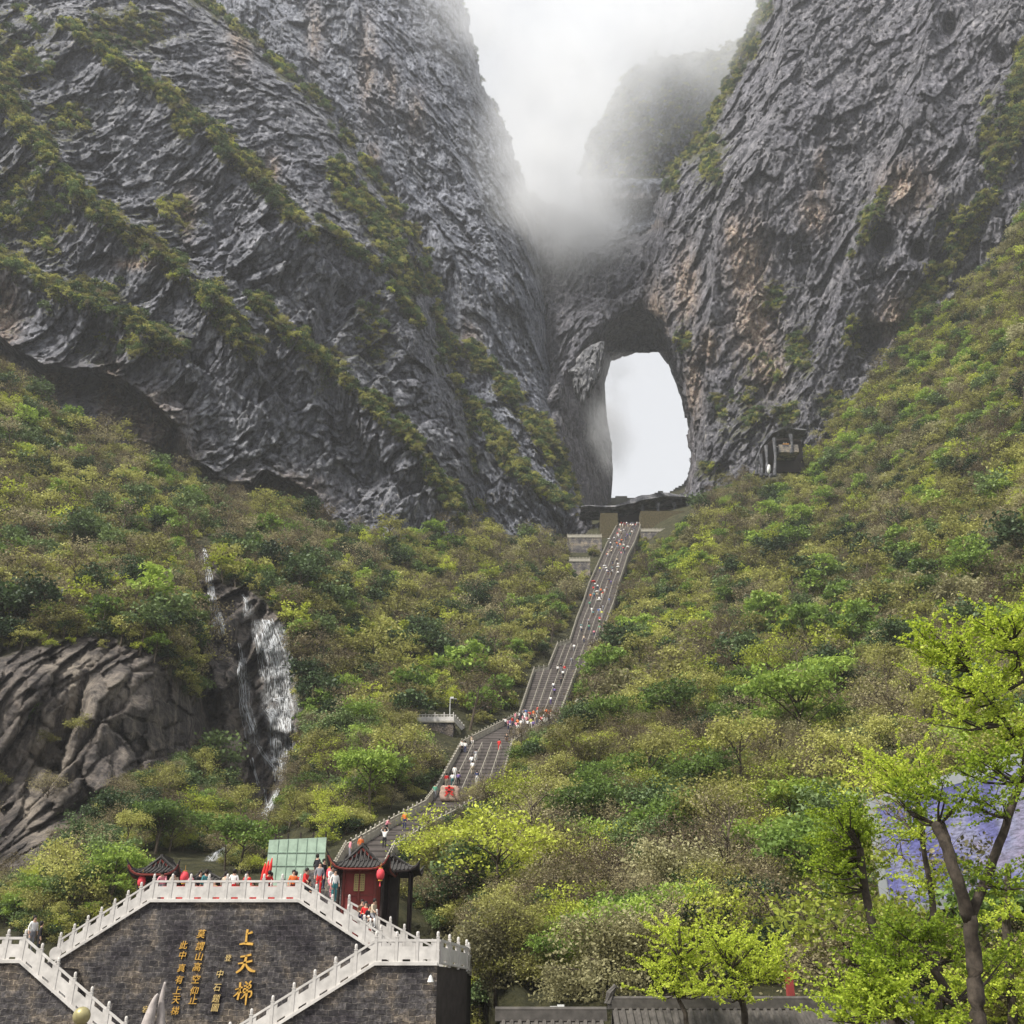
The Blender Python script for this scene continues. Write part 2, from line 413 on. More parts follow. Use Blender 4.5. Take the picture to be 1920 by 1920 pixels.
# ------------------------------------------------------------------ staircase course (left px, right px, py, depth)
STAIR = [
    [(600, 690, 1700, 71), (650, 735, 1606, 90), (722, 805, 1562, 99), (800, 884, 1519, 109), (820, 935, 1492, 118)],
    [(820, 935, 1492, 118), (868, 958, 1403, 137)],
    [(868, 958, 1403, 137), (975, 1048, 1348, 158)],
    [(975, 1048, 1348, 158), (1003, 1080, 1262, 185)],
    [(1003, 1080, 1262, 185), (1030, 1094, 1257, 187.5)],
    [(1030, 1094, 1257, 187.5), (1047, 1108, 1214, 203)],
    [(1047, 1108, 1214, 203), (1070, 1124, 1207, 206.5)],
    [(1070, 1124, 1207, 206.5), (1083, 1138, 1165, 222), (1095, 1150, 1134, 236), (1106, 1159, 1099, 255),
     (1120, 1170, 1067, 275), (1129, 1176, 1046, 289), (1140, 1189, 1021, 307), (1160, 1202, 984, 331)],
]
NODES = [STAIR[0][0]] + [s for fl in STAIR for s in fl[1:]]
STAIR_POLY = [(a, c) for a, b, c, d in NODES] + [(b, c) for a, b, c, d in NODES[::-1]]
STAIR_KEEP = [(590, 1700), (620, 1590), (715, 1530), (790, 1490), (812, 1470), (858, 1380), (968, 1325), (992, 1240), (1022, 1235), (1040, 1190), (1062, 1180),
              (1100, 1075), (1130, 1020), (1150, 965), (1210, 965), (1196, 1020), (1172, 1080), (1150, 1150), (1120, 1180), (1100, 1220), (1085, 1262), (1058, 1345),
              (965, 1402), (938, 1462), (868, 1480), (862, 1515), (835, 1530), (775, 1575), (735, 1605), (715, 1650)]

# ------------------------------------------------------------------ terrain sheets
def sheet(name, x0, x1, y0, y1, step, depth, keep, disp, mat, attrs=None, label=None, post=None):
    nx = int((x1 - x0) / step) + 1; ny = int((y1 - y0) / step) + 1
    gx, gy = np.meshgrid(np.linspace(x0, x1, nx), np.linspace(y0, y1, ny))
    px, py = gx.ravel(), gy.ravel()
    D = depth(px, py)
    p0 = Pn(px, py, D)
    d = disp(p0, px, py)
    r = np.linalg.norm(p0, axis=1)
    V = p0 * ((r + d) / r)[:, None]
    jx = px + 9 * perlin(np.stack([px / 23, py / 23, 0 * px], -1)) + 4 * perlin(np.stack([px / 7, py / 7, 0 * px + 5], -1))
    jy = py + 9 * perlin(np.stack([px / 23, py / 23, 0 * px + 9], -1)) + 4 * perlin(np.stack([px / 7, py / 7, 0 * px + 15], -1))
    k = keep(jx, jy)
    idx = np.arange(nx * ny).reshape(ny, nx)
    q = np.stack([idx[:-1, :-1], idx[1:, :-1], idx[1:, 1:], idx[:-1, 1:]], -1).reshape(-1, 4)
    q = q[k[q].all(1)]
    used = np.unique(q); re = np.full(nx * ny, -1); re[used] = np.arange(len(used)); q = re[q]
    at = {kk: ('POINT', v[used]) for kk, v in (attrs(p0, px, py) if attrs else {}).items()}
    me = npmesh(name, V[used], q, True, at, [mat])
    o = link(name, me); tag(o, label=label, kind='structure')
    return dict(px=px[used], py=py[used], V=V[used], at={a: b[1] for a, b in at.items()}, obj=o)

def rockdisp(amp=1.0, dirx=0.6):
    def f(p, px, py):
        w = p + 3.5 * np.stack([fbm(p / 30, 3), fbm(p / 30, 3, off=40), fbm(p / 30, 3, off=80)], -1)
        big = fbm(w / np.array([38, 60, 55]), 5, 0.5, ridged=True)
        # tilted strata: short across the bedding, long along it
        n = np.array([dirx, 0.2, 0.75]); n /= np.linalg.norm(n)
        a = w @ n; b = w @ np.cross(n, [0, 1, 0]); c = w[:, 1]
        st = fbm(np.stack([a / 7.0, b / 34, c / 34], -1), 5, 0.55, ridged=True)
        flute = fbm(w / np.array([6.0, 14, 30]), 5, 0.55, ridged=True, off=11)
        fine = fbm(w / np.array([3.4, 3.4, 5]), 4, 0.6, ridged=True, off=31)
        al = np.array([.42 if dirx != .95 else -.42, 0, .9]); al /= np.linalg.norm(al); ac = np.array([al[2], 0, -al[0]])
        A_, B_, C_ = w @ al, w @ ac, w[:, 1]
        f1, e1 = facets(np.stack([B_ / 9, C_ / 14, A_ / 24], -1), 1); f2, e2 = facets(np.stack([B_ / 2.6, C_ / 6, A_ / 8.5], -1), 2)
        f3, e3 = facets(np.stack([B_ / 1.3, C_ / 3, A_ / 3.2], -1), 3)
        mod = .35 + 1.3 * sm(-.35, .45, fbm(p / 28, 3, off=63))
        crack = -1.3 * np.exp(-e1 / .04) - .5 * mod * np.exp(-e2 / .08)
        streak = fbm(np.stack([B_ / 2.2, C_ / 8, A_ / 16], -1), 4, .6, ridged=True, off=5)
        return -amp * (5.5 * big + 2.0 * st + .7 * flute + .55 * fine + 1.2 * streak * mod + 3.6 * f1 + 1.6 * mod * f2 + .75 * f3 + crack)
    return f
def gauss(px, py, L):
    s = 0 * px
    for cx, cy, rx, ry in L:
        s = np.maximum(s, np.exp(-(((px - cx) / rx) ** 2 + ((py - cy) / ry) ** 2)))
    return s
def strips(px, py, L):
    s = 0 * px
    for w, line in L:
        d, _ = dline(px, py, line)
        k = 1.0 + 1.5 * fbm(np.stack([px / 55, py / 55, 0 * px + w], -1), 4, .6)
        s = np.maximum(s, 1 - sm(w * 0.30 * k, w * 1.15 * k, d))
    return s * (1 - sm(.05, .45, fbm(np.stack([px / 34, py / 34, 0 * px + 8], -1), 3)))

G_TOP = [(-120, 600), (0, 690), (60, 750), (200, 830), (300, 885), (400, 925), (560, 965), (640, 1000), (740, 1015), (880, 1003), (960, 1018), (1060, 1022),
         (1100, 1010), (1120, 985), (1150, 972), (1215, 968), (1290, 955), (1340, 925), (1380, 905), (1440, 893), (1500, 872), (1530, 812), (1600, 762), (1640, 722),
         (1700, 645), (1800, 565), (1880, 485), (1920, 400), (2040, 250)]
def st_pts():
    out = []
    for a, b, c, d in NODES: out += [(a - 6, c + 3, d * 1.03), (b + 6, c + 3, d * 1.03)]
    return out
gdepth = tps([(-100, 1900, 84), (0, 1750, 86), (200, 1700, 86), (400, 1650, 92), (560, 1650, 84), (-60, 1600, 112), (0, 1260, 126), (120, 1180, 138), (200, 1250, 128), (200, 1550, 116),
              (300, 1500, 125), (330, 1230, 140), (400, 1560, 128), (480, 1545, 138), (560, 1440, 146), (545, 1180, 166), (420, 1220, 160), (385, 1035, 190), (560, 1050, 205),
              (700, 1450, 130), (650, 1300, 160), (740, 1200, 200), (900, 1200, 214), (980, 1130, 240), (-100, 1000, 185), (150, 1000, 195), (-100, 600, 262), (0, 690, 252), (200, 830, 252),
              (400, 930, 262), (600, 990, 272), (800, 1012, 290), (980, 1020, 308), (1060, 1022, 318), (780, 1380, 140), (0, 1990, 84), (200, 1950, 84), (450, 1900, 84), (450, 1990, 84), (700, 1850, 76), (700, 1990, 72), (850, 1990, 62),
              (950, 1850, 58), (1200, 1900, 50), (1500, 1900, 47), (1950, 1900, 42), (900, 1700, 78), (1100, 1700, 76), (1300, 1700, 72), (1600, 1700, 62), (1950, 1700, 54),
              (1060, 1450, 118), (1250, 1450, 114), (1500, 1450, 98), (1750, 1450, 82), (1980, 1450, 72), (1180, 1220, 195), (1350, 1200, 186), (1600, 1200, 158), (1950, 1200, 122),
              (1230, 990, 322), (1350, 935, 330), (1500, 880, 332), (1600, 1000, 252), (1950, 850, 195), (1640, 730, 325), (1800, 570, 322), (1920, 400, 300), (2040, 260, 300)] + st_pts())
RW = [(-60, 1240), (60, 1215), (180, 1190), (300, 1235), (345, 1300), (395, 1330), (400, 1400), (330, 1450), (255, 1480), (200, 1530), (150, 1580), (60, 1660), (-60, 1700)]
FALL = [(376, 1030), (398, 1030), (412, 1095), (470, 1108), (532, 1165), (560, 1290), (575, 1350), (560, 1440), (520, 1480), (480, 1555), (450, 1500), (400, 1450), (375, 1390), (372, 1300), (385, 1200), (368, 1100)]
ROCKS = [(1540, 1690, 70, 80), (1590, 1380, 0.1, 0.1), (1710, 1370, 20, 45), (1530, 1600, 40, 30), (1000, 1800, 14, 60), (1560, 1830, 60, 40)]
def gd(px, py):
    D = gdepth(px, py)
    d, s = dline(px, py, G_TOP)
    up = np.where(s < 0, d, 0)
    D = D * (1 + 0.25 * sm(0, 45, up))
    D = np.where((px < 930) & (py > 1650), np.maximum(D, 66 + 8 * sm(930, 860, px)), D)
    return D
def rockmask(px, py):
    a = inpoly(px, py, RW); b = inpoly(px, py, FALL)
    da, _ = dline(px, py, RW + RW[:1]); db, _ = dline(px, py, FALL + FALL[:1])
    ra = np.where(a, 0.5 + np.minimum(da / 30, .5), 0.5 - np.minimum(da / 30, .5)); rb = np.where(b, 0.5 + np.minimum(db / 14, .5), 0.5 - np.minimum(db / 14, .5))
    ra = ra + .55 * fbm(np.stack([px / 34, py / 60, 0 * px], -1), 5, .6)
    return np.clip(np.maximum(np.maximum(ra, rb), gauss(px, py, ROCKS)), 0, 1)
def gdisp(p, px, py):
    r = rockmask(px, py)
    blk = fbm(p / np.array([9, 9, 7]), 5, 0.55, ridged=True); ver = fbm(p / np.array([4.5, 9, 22]), 4, 0.55, ridged=True, off=7)
    lay = fbm(p / np.array([14, 14, 2.2]), 4, 0.6, ridged=True, off=3)
    ww = p + .7 * blk[:, None]; la = ww[:, 2] * .99 + ww[:, 0] * .12; lb = ww[:, 0] * .99 - ww[:, 2] * .12
    f1, e1 = facets(np.stack([lb / 5, ww[:, 1] / 26, la / 22], -1), 5); f2, e2 = facets(np.stack([lb / 1.8, ww[:, 1] / 12, la / 5], -1), 6)
    d = -r * (.6 * blk + .8 * ver + 0.3 * lay + 3.4 * f1 + 1.3 * f2 - 1.8 * np.exp(-e1 / .05) - .5 * np.exp(-e2 / .1)) * (p[:, 1] / 140) + r * 2.4
    soft = fbm(p / 22, 4)
    st, _ = dline(px, py, [((a + b) / 2, c) for a, b, c, dd in NODES])
    dn = sm(15, 80, st)
    gully = np.exp(-(dline(px, py, [(365, 1240), (395, 1330), (380, 1440), (300, 1560)])[0] / 22) ** 2) * 9
    return d + soft * 3.0 * dn * (1 - r) * (p[:, 1] / 200) + gully
G = sheet("hillside", -120, 2040, 200, 1990, 3.2, gd,
          lambda x, y: ~(inpoly(x, y, G_TOP + [(2040, -500), (-120, -500)]) & (dline(x, y, G_TOP)[0] > 42)),
          gdisp, M['ground'], lambda p, px, py: {"rock": rockmask(px, py), "warm": gauss(px, py, [(90, 1420, 55, 90), (150, 1310, 50, 60), (130, 1250, 60, 30), (230, 1290, 40, 30), (60, 1530, 30, 60), (440, 1400, 30, 60)]) * .8})

A_SIL = [(330, -70), (395, 0), (470, 60), (560, 140), (620, 200), (690, 300), (760, 400), (800, 460), (822, 560), (838, 640), (872, 740), (905, 860), (915, 960), (900, 1080)]
A_RIDGE = [(60, [(120, 50), (240, 130), (330, 190), (420, 280), (500, 350), (575, 440)]),
           (75, [(-60, 120), (60, 260), (150, 370), (250, 440), (340, 510), (400, 560), (460, 650)]),
           (50, [(-60, 470), (120, 550), (240, 600), (330, 660)]),
           (55, [(480, 570), (560, 640), (680, 740), (780, 840), (870, 980)]),
           (40, [(600, 420), (700, 500), (790, 610)])]
OVER = [(-80, 560), (20, 650), (90, 690), (160, 690), (235, 715), (290, 755), (335, 800), (350, 855), (400, 895), (470, 905), (500, 880), (590, 925), (650, 1010)]
adepth = tps([(-80, -60, 300), (400, -60, 345), (-80, 680, 268), (0, 300, 280), (200, 0, 315), (200, 400, 286), (400, 500, 292), (400, 900, 276), (200, 850, 268), (600, 200, 340), (600, 600, 306),
              (700, 400, 335), (820, 500, 350), (850, 800, 322), (700, 1000, 296), (900, 1050, 312)])
def aD(px, py):
    D = adepth(px, py); d, s = dline(px, py, A_SIL)
    D = D + 45 * np.exp(-d / 26) * (1 - 0.4 * np.exp(-d / 8))
    for w, line in A_RIDGE:
        d, s = dline(px, py, line)
        D = D - np.where(s > 0, 13 * np.exp(-d / 90), 13 * np.exp(-d / 22))
    D = D + 10 * np.exp(-(dline(px, py, [(640, 560), (600, 640), (640, 800), (700, 900)])[0] / 26) ** 2)
    d, s = dline(px, py, OVER)
    wob = 12 * perlin(np.stack([px / 30, py / 30, 0 * px], -1))
    sd = d * s + wob * 0.5
    D = D + 12 * sm(0, 14, sd) * (1 - 0.7 * sm(20, 90, sd)) - 8 * np.where(sd < 0, np.exp(sd / 30), 0)
    return D
A_VEG = [(30, A_SIL)] + [(w * .48, l) for w, l in A_RIDGE] + [(40, [(640, 330), (720, 430), (770, 540)])]
A = sheet("left_cliff", -80, 940, -60, 1075, 2.1, aD, lambda x, y: inpoly(x, y, A_SIL + [(-300, 1200), (-300, -200), (330, -200)]), rockdisp(0.95, 0.75), M['rockA'],
          lambda p, px, py: {"veg": np.maximum(strips(px, py, A_VEG) * .85, gauss(px, py, [(20, 120, 120, 170), (50, 400, 130, 150), (230, 60, 130, 70), (330, 400, 70, 50), (620, 700, 70, 60), (150, 560, 130, 60), (270, 650, 160, 45), (350, 230, 50, 50), (130, 230, 60, 60), (700, 620, 50, 90)]) * (.62 + .5 * fbm(np.stack([px / 40, py / 40, 0 * px + 3], -1), 4))),
                             "warm": gauss(px, py, [(510, 318, 13, 26), (352, 400, 14, 42), (10, 590, 26, 70), (205, 735, 26, 60), (275, 790, 60, 50), (300, 850, 60, 45), (520, 935, 80, 40), (420, 925, 60, 25), (100, 720, 60, 30), (250, 495, 40, 10), (450, 70, 20, 50)]) * 1.1})

B_SIL = [(862, -70), (872, 0), (888, 60), (905, 150), (950, 235), (975, 320), (1008, 400), (1022, 470), (1026, 560), (1032, 650), (1046, 760), (1066, 860), (1098, 965), (1110, 1080)]
bdepth = tps([(300, -60, 440), (860, -60, 440), (700, 200, 415), (600, 100, 420), (950, 350, 425), (1010, 450, 428), (900, 500, 398), (1000, 700, 392), (1080, 950, 358), (900, 950, 342), (800, 1050, 335), (1100, 1080, 350), (750, 500, 405)])
B_R = [(32, [(855, 640), (930, 705), (1000, 790), (1050, 870), (1085, 950)]), (26, [(925, 840), (990, 895), (1060, 955)]), (20, [(880, 760), (940, 820), (990, 900)])]
def bD(px, py):
    D = bdepth(px, py); d, s = dline(px, py, B_SIL)
    D = D + 38 * np.exp(-d / 18)
    for w, line in B_R:
        d, s = dline(px, py, line); D = D - np.where(s > 0, 12 * np.exp(-d / 50), 12 * np.exp(-d / 12))
    for line in ([(420, -60), (640, 200), (800, 400), (870, 520)], [(620, -60), (760, 150), (900, 380), (960, 560)]):
        d, s = dline(px, py, line); D = D - np.where(s > 0, 14 * np.exp(-d / 70), 14 * np.exp(-d / 30))
    return D
B = sheet("far_left_cliff", 310, 1130, -60, 1075, 2.1, bD, lambda x, y: inpoly(x, y, B_SIL + [(300, 1200), (300, -200), (862, -200)]), rockdisp(1.0, 0.95), M['rockB'],
          lambda p, px, py: {"veg": np.maximum(strips(px, py, B_R) * .85, strips(px, py, [(16, B_SIL[:6])]) * .6) - 0.12,
                             "warm": gauss(px, py, [(690, 130, 16, 90), (590, 60, 14, 50), (780, 215, 16, 40), (735, 160, 12, 40), (700, 300, 14, 30), (880, 640, 20, 40)]) * .7})

# the arch wall and the right cliff
FR = [(1108, 985), (1078, 930), (1056, 850), (1050, 770), (1062, 705), (1092, 655), (1135, 618), (1165, 590), (1205, 580), (1238, 600), (1258, 650), (1278, 715), (1296, 790), (1302, 860), (1293, 920), (1262, 975)]
FRD = [345, 352, 368, 384, 394, 400, 404, 406, 406, 402, 396, 390, 380, 370, 358, 346]
BK = [(1143, 985), (1145, 955), (1150, 880), (1148, 835), (1138, 780), (1134, 720), (1146, 678), (1190, 662), (1234, 662), (1252, 684), (1264, 712), (1278, 752), (1290, 805), (1295, 868), (1280, 918), (1240, 950)]
cdepth = tps([(980, 400, 450), (1100, 430, 446), (1040, 700, 416), (1020, 900, 380), (1060, 980, 352), (1200, 500, 420), (1240, 380, 425), (1290, 260, 430), (1400, 40, 420), (1350, 300, 392), (1300, 600, 392), (1340, 800, 372),
              (1400, 880, 352), (1500, 860, 348), (1640, 720, 346), (1500, 500, 366), (1500, 0, 396), (1700, 300, 344), (1800, 560, 336), (1980, -60, 330), (1980, 330, 312), (1700, -60, 372), (1250, 1000, 345)]
             + [(x, y, d) for (x, y), d in zip(FR, FRD)])
C_SIL = [(1430, -80), (1422, 0), (1400, 60), (1342, 185), (1305, 262), (1245, 330), (1226, 385), (1222, 425), (1190, 440), (1120, 425), (1075, 392), (1030, 380), (1000, 360), (980, 350)]
def cD(px, py):
    D = cdepth(px, py); d, s = dline(px, py, C_SIL)
    D = D + 34 * np.exp(-d / 20)
    d, _ = dline(px, py, FR); D = D + 14 * np.exp(-d / 10)
    for line, a in (([(1235, 330), (1245, 450), (1238, 560), (1262, 640)], 16), ([(1480, -60), (1460, 200), (1350, 420), (1330, 620)], 14), ([(1760, -60), (1720, 200), (1620, 430), (1560, 620), (1500, 760)], 15),
                    ([(1900, -60), (1880, 150), (1800, 330), (1700, 480)], 10)):
        d, s = dline(px, py, line); D = D - np.where(s < 0, a * np.exp(-d / 90), a * np.exp(-d / 26))
    m_ = sm(1020, 1060, px) * (1 - sm(1200, 1260, px)) * sm(330, 380, py) * (1 - sm(560, 600, py)); wv_ = py + 14 * np.sin(px / 31) + 10 * perlin(np.stack([px / 26, py / 26, 0 * px], -1))
    D = D + m_ * 7 * ((wv_ / 46) % 1.0)
    for cx, cy_, r in ((1650, 450, 26), (1720, 470, 18), (1625, 640, 26), (1880, 110, 22), (1780, 50, 20)):
        D = D + 16 * np.exp(-((px - cx) ** 2 / (r * r * .5) + (py - cy_) ** 2 / (r * r)))
    return D
C_VEG = [(38, C_SIL[:6]), (14, [(1660, 360), (1640, 420), (1600, 480)]), (30, [(1920, 80), (1900, 250), (1840, 400), (1700, 620)])]
CD = sheet("arch_cliff", 975, 1985, -60, 1010, 2.1, cD, lambda x, y: inpoly(x, y, C_SIL + [(975, 350), (975, 1200), (2100, 1200), (2100, -200), (1430, -200)]) & ~inpoly(x, y, FR),
           rockdisp(0.95, -0.75), M['rockC'],
           lambda p, px, py: {"veg": np.maximum(strips(px, py, C_VEG) * .85, gauss(px, py, [(1430, 700, 60, 50), (1360, 760, 40, 50), (1640, 420, 40, 60), (1600, 620, 40, 60), (1560, 760, 50, 40), (1330, 880, 40, 30), (1480, 780, 40, 40), (1330, 300, 50, 90), (1800, 420, 70, 70), (1450, 560, 40, 60), (1500, 660, 50, 60), (1400, 780, 60, 60), (1280, 640, 30, 60), (1860, 250, 50, 100)]) * (.6 + .5 * fbm(np.stack([px / 40, py / 40, 0 * px + 3], -1), 4))),
                              "warm": gauss(px, py, [(1375, 440, 16, 30), (1402, 500, 34, 80), (1415, 600, 36, 80), (1540, 325, 10, 35), (1528, 400, 24, 35), (1285, 540, 22, 60), (1300, 720, 14, 60), (1330, 650, 16, 30), (1700, 350, 40, 40), (1690, 600, 40, 40), (1190, 420, 40, 10), (1230, 600, 20, 60), (1440, 690, 30, 40)]) * 1.25})

# inside of the natural arch: from the near rim back to the far rim
def resamp(pts, n):
    c = np.array(pts, float); c = np.vstack([c, c[:1]]); k = np.linspace(0, len(c) - 1, n, endpoint=False)
    i = k.astype(int); f = (k - i)[:, None]; return c[i] * (1 - f) + c[i + 1] * f
nr, ns = 340, 90
fr = resamp(FR, nr); bk = resamp(BK, nr); fd = resamp([(d, d) for d in FRD], nr)[:, 0]
rows = []
for k in range(ns):
    t = k / (ns - 1)
    fo = fr + (fr - fr.mean(0)) / np.linalg.norm(fr - fr.mean(0), axis=1)[:, None] * 26 * max(0, 1 - t * 6)
    pp = fo * (1 - t) + bk * t
    rows.append(Pn(pp[:, 0], pp[:, 1], (fd + 14) * (1 - t) + (fd + 88) * t))
V = np.array(rows).reshape(-1, 3)
ce = V.mean(0); dirv = V - ce; dirv[:, 1] = 0; dirv /= np.linalg.norm(dirv, axis=1)[:, None]
V = V + dirv * ((3.4 * fbm(V / np.array([9, 14, 14]), 5, ridged=True) + 1.0 * fbm(V / 3, 4) + 1.6 * facets(V / np.array([5, 7, 9]), 9)[0]) * np.repeat(np.sin(np.linspace(0, np.pi, ns)) * .8 + .2, nr))[:, None]
ii = np.arange(ns * nr).reshape(ns, nr); jj = np.roll(ii, -1, 1)
q = np.stack([ii[:-1], ii[1:], jj[1:], jj[:-1]], -1).reshape(-1, 4)
tag(link("arch_cave_rock", npmesh("arch_cave_rock", V, q, True, {"veg": ('POINT', np.full(len(V), -0.6)), "warm": ('POINT', np.full(len(V), .1))}, [M['rockC']])), kind='structure')

# the shaded knob of rock above the arch, deep in the cloud
E_SIL = [(1086, 620), (1090, 520), (1094, 420), (1086, 330), (1092, 270), (1118, 225), (1150, 175), (1180, 128), (1240, 100), (1320, 96), (1420, 60)]
def eD(px, py):
    D = 478 + 0 * px; d, s = dline(px, py, E_SIL)
    D = D + 30 * np.exp(-d / 20) - 10 * sm(330, 345, py) + 10 * sm(372, 380, py) - 6 * sm(400, 440, py)
    return D
E = sheet("rear_peak", 1060, 1460, 60, 660, 2.2, eD, lambda x, y: inpoly(x, y, E_SIL + [(1500, 60), (1500, 700), (1086, 700)]), rockdisp(0.8, -0.4), M['rockB'],
          lambda p, px, py: {"veg": np.where(py < 335, .65, .1) + gauss(px, py, [(1170, 355, 60, 8)]) * .5, "warm": gauss(px, py, [(1170, 368, 60, 8)]) * .5})

# pale flake hanging at the left of the arch
gx, gy = np.meshgrid(np.linspace(0, 1, 60), np.linspace(0, 1, 90)); gx = gx.ravel(); gy = gy.ravel()
lft = np.interp(gy, [0, .15, .5, .75, 1], [1126, 1092, 1069, 1076, 1088]); rgt = np.interp(gy, [0, .2, .5, .8, 1], [1133, 1133, 1124, 1106, 1092])
fpx = lft + (rgt - lft) * gx; fpx = fpx + 6 * perlin(np.stack([gy * 9, gx * 0, gx * 0], -1)) * (1 - gx); fpy = 640 + gy * 112 + 16 * perlin(np.stack([fpx / 4.5, 0 * gy, 0 * gy], -1)) * sm(.45, 1, gy)
dd = 372 + 10 * (1 - gx) + 4 * gy - 3 * np.sin(np.pi * gx)
Vf = Pn(fpx, fpy, dd); Vf = Vf * (1 + ((fbm(Vf / np.array([1.2, 4, 5]), 4, ridged=True) * 1.4 + facets(Vf / np.array([1.8, 4, 5]), 4)[0] * .8) / 400))[:, None]
Vb = Vf + np.array([0.5, 5, 0.3]); nf = len(Vf)
ii = np.arange(nf).reshape(90, 60); q = np.stack([ii[:-1, :-1], ii[1:, :-1], ii[1:, 1:], ii[:-1, 1:]], -1).reshape(-1, 4)
rim = np.concatenate([ii[0, :], ii[1:, -1], ii[-1, -2::-1], ii[-2:0:-1, 0]])
qs = np.stack([rim, np.roll(rim, -1), np.roll(rim, -1) + nf, rim + nf], -1)
tag(link("rock_flake", npmesh("rock_flake", np.vstack([Vf, Vb]), np.vstack([q, q[:, ::-1] + nf, qs]), True, {"veg": ('POINT', np.full(2 * nf, -0.8)), "warm": ('POINT', np.zeros(2 * nf))}, [M['slab']])), kind='structure')

# ground in front, down to the plaza the camera looks over, and wide land below
mb = MB(); mb.add([(-900, -40, -6.5), (900, -40, -6.5), (900, 95, -6.5), (-900, 95, -6.5)], [(0, 1, 2, 3)])
M['plaza'] = plain("plaza_paving", (.16, .15, .14), 0.85, 0.2, 0.6)
tag(mb.obj("plaza_ground", M['plaza']), kind='structure')
mb = MB(); mb.add([(-3000, -500, -9), (3000, -500, -9), (3000, 3500, -9), (-3000, 3500, -9)], [(0, 1, 2, 3)])
tag(mb.obj("valley_floor", M['ground']), kind='structure')
# ------------------------------------------------------------------ woodland
def leaves_np(cent, size, rng, up=0.35, aspect=0.6):
    n = len(cent)
    d = rng.normal(size=(n, 3)); d[:, 2] *= 0.7; d /= np.linalg.norm(d, axis=1)[:, None]
    nn = rng.normal(size=(n, 3)); nn[:, 2] += up * 3; e = np.cross(d, nn); e /= np.linalg.norm(e, axis=1)[:, None] + 1e-9
    s = (size * rng.uniform(0.6, 1.35, n))[:, None]
    V = np.stack([cent, cent + d * s * .5 + e * s * aspect * .5, cent + d * s, cent + d * s * .5 - e * s * aspect * .5], 1).reshape(-1, 3)
    return V, np.arange(4 * n).reshape(n, 4)
def tree_parts(seed, H, R, nleaf, lsize, trunk_h=0.35, nbr=9, flat=0.5, sub=7, spread=0.20, droop=0.0, bare=0):
    """branch skeleton (MB) and leaf arrays, base at origin"""
    rg = random.Random(seed); rng = np.random.RandomState(seed)
    wood = MB(); tips = []
    r0 = 0.022 * H + 0.02
    lean = Vector((rg.uniform(-.12, .12), rg.uniform(-.12, .12), 0)) * H
    tp = [Vector((0, 0, -0.6)), Vector((0, 0, 0)) + lean * .1, Vector((0, 0, H * trunk_h)) + lean * .4, Vector((0, 0, H * .68)) + lean * .8, Vector((0, 0, H * .93)) + lean]
    wood.tube(tp, [r0 * 1.25, r0, r0 * .75, r0 * .4, r0 * .1], 6)
    tips.append((tp[-1], 0.7))
    for i in range(nbr):
        a = i * 2.399 + rg.uniform(-.4, .4); f = rg.uniform(trunk_h * .8, .86)
        base = tp[1].lerp(tp[-1], f); rr = R * (1.05 - .55 * f) * rg.uniform(.7, 1.1)
        up = rg.uniform(.15, .55) * rr * (1 - droop)
        end = base + Vector((math.cos(a) * rr, math.sin(a) * rr, up + .1 * H))
        mid = base.lerp(end, .5) + Vector((0, 0, rg.uniform(.0, .1) * H - droop * .1))
        wood.tube([base, mid, end], [r0 * .38, r0 * .22, r0 * .07], 4)
        for k in range(sub):
            b0 = mid.lerp(end, rg.uniform(0, .9)); e2 = b0 + Vector((rg.uniform(-1, 1), rg.uniform(-1, 1), rg.uniform(-.1, .8) - droop)) * R * .36
            wood.tube([b0, b0.lerp(e2, .5) + Vector((0, 0, .04 * R)), e2], [r0 * .12, r0 * .08, r0 * .03], 3, cap=False)
            tips.append((e2, rg.uniform(.5, 1.1)))
        tips.append((end, 1.0))
    for i in range(bare):
        b0 = tips[rg.randrange(len(tips))][0]; e2 = b0 + Vector((rg.uniform(-1, 1), rg.uniform(-1, 1), rg.uniform(.0, 1.2))) * R * .35
        wood.tube([b0, e2], [r0 * .07, r0 * .02], 3, cap=False)
    if not nleaf: return wood, None
    w = np.array([t[1] for t in tips]); w = w / w.sum(); c = np.array([list(t[0]) for t in tips])
    ch = rng.choice(len(tips), nleaf, p=w)
    off = rng.normal(size=(nleaf, 3)) * np.array([1, 1, flat]) * R * spread * rng.uniform(.3, 1.0, (len(tips), 1))[ch]
    off[:, 2] -= droop * R * .3 * np.abs(rng.normal(size=nleaf))
    cent = c[ch] + off; cent[:, 2] = np.maximum(cent[:, 2], 0.05 * H)
    V, Fq = leaves_np(cent, lsize, rng)
    lv = np.repeat(np.clip(rng.uniform(0, 1, (len(tips),))[ch] * .6 + rng.uniform(0, .4, nleaf), 0, 1), 4)
    return wood, (V, Fq, lv)
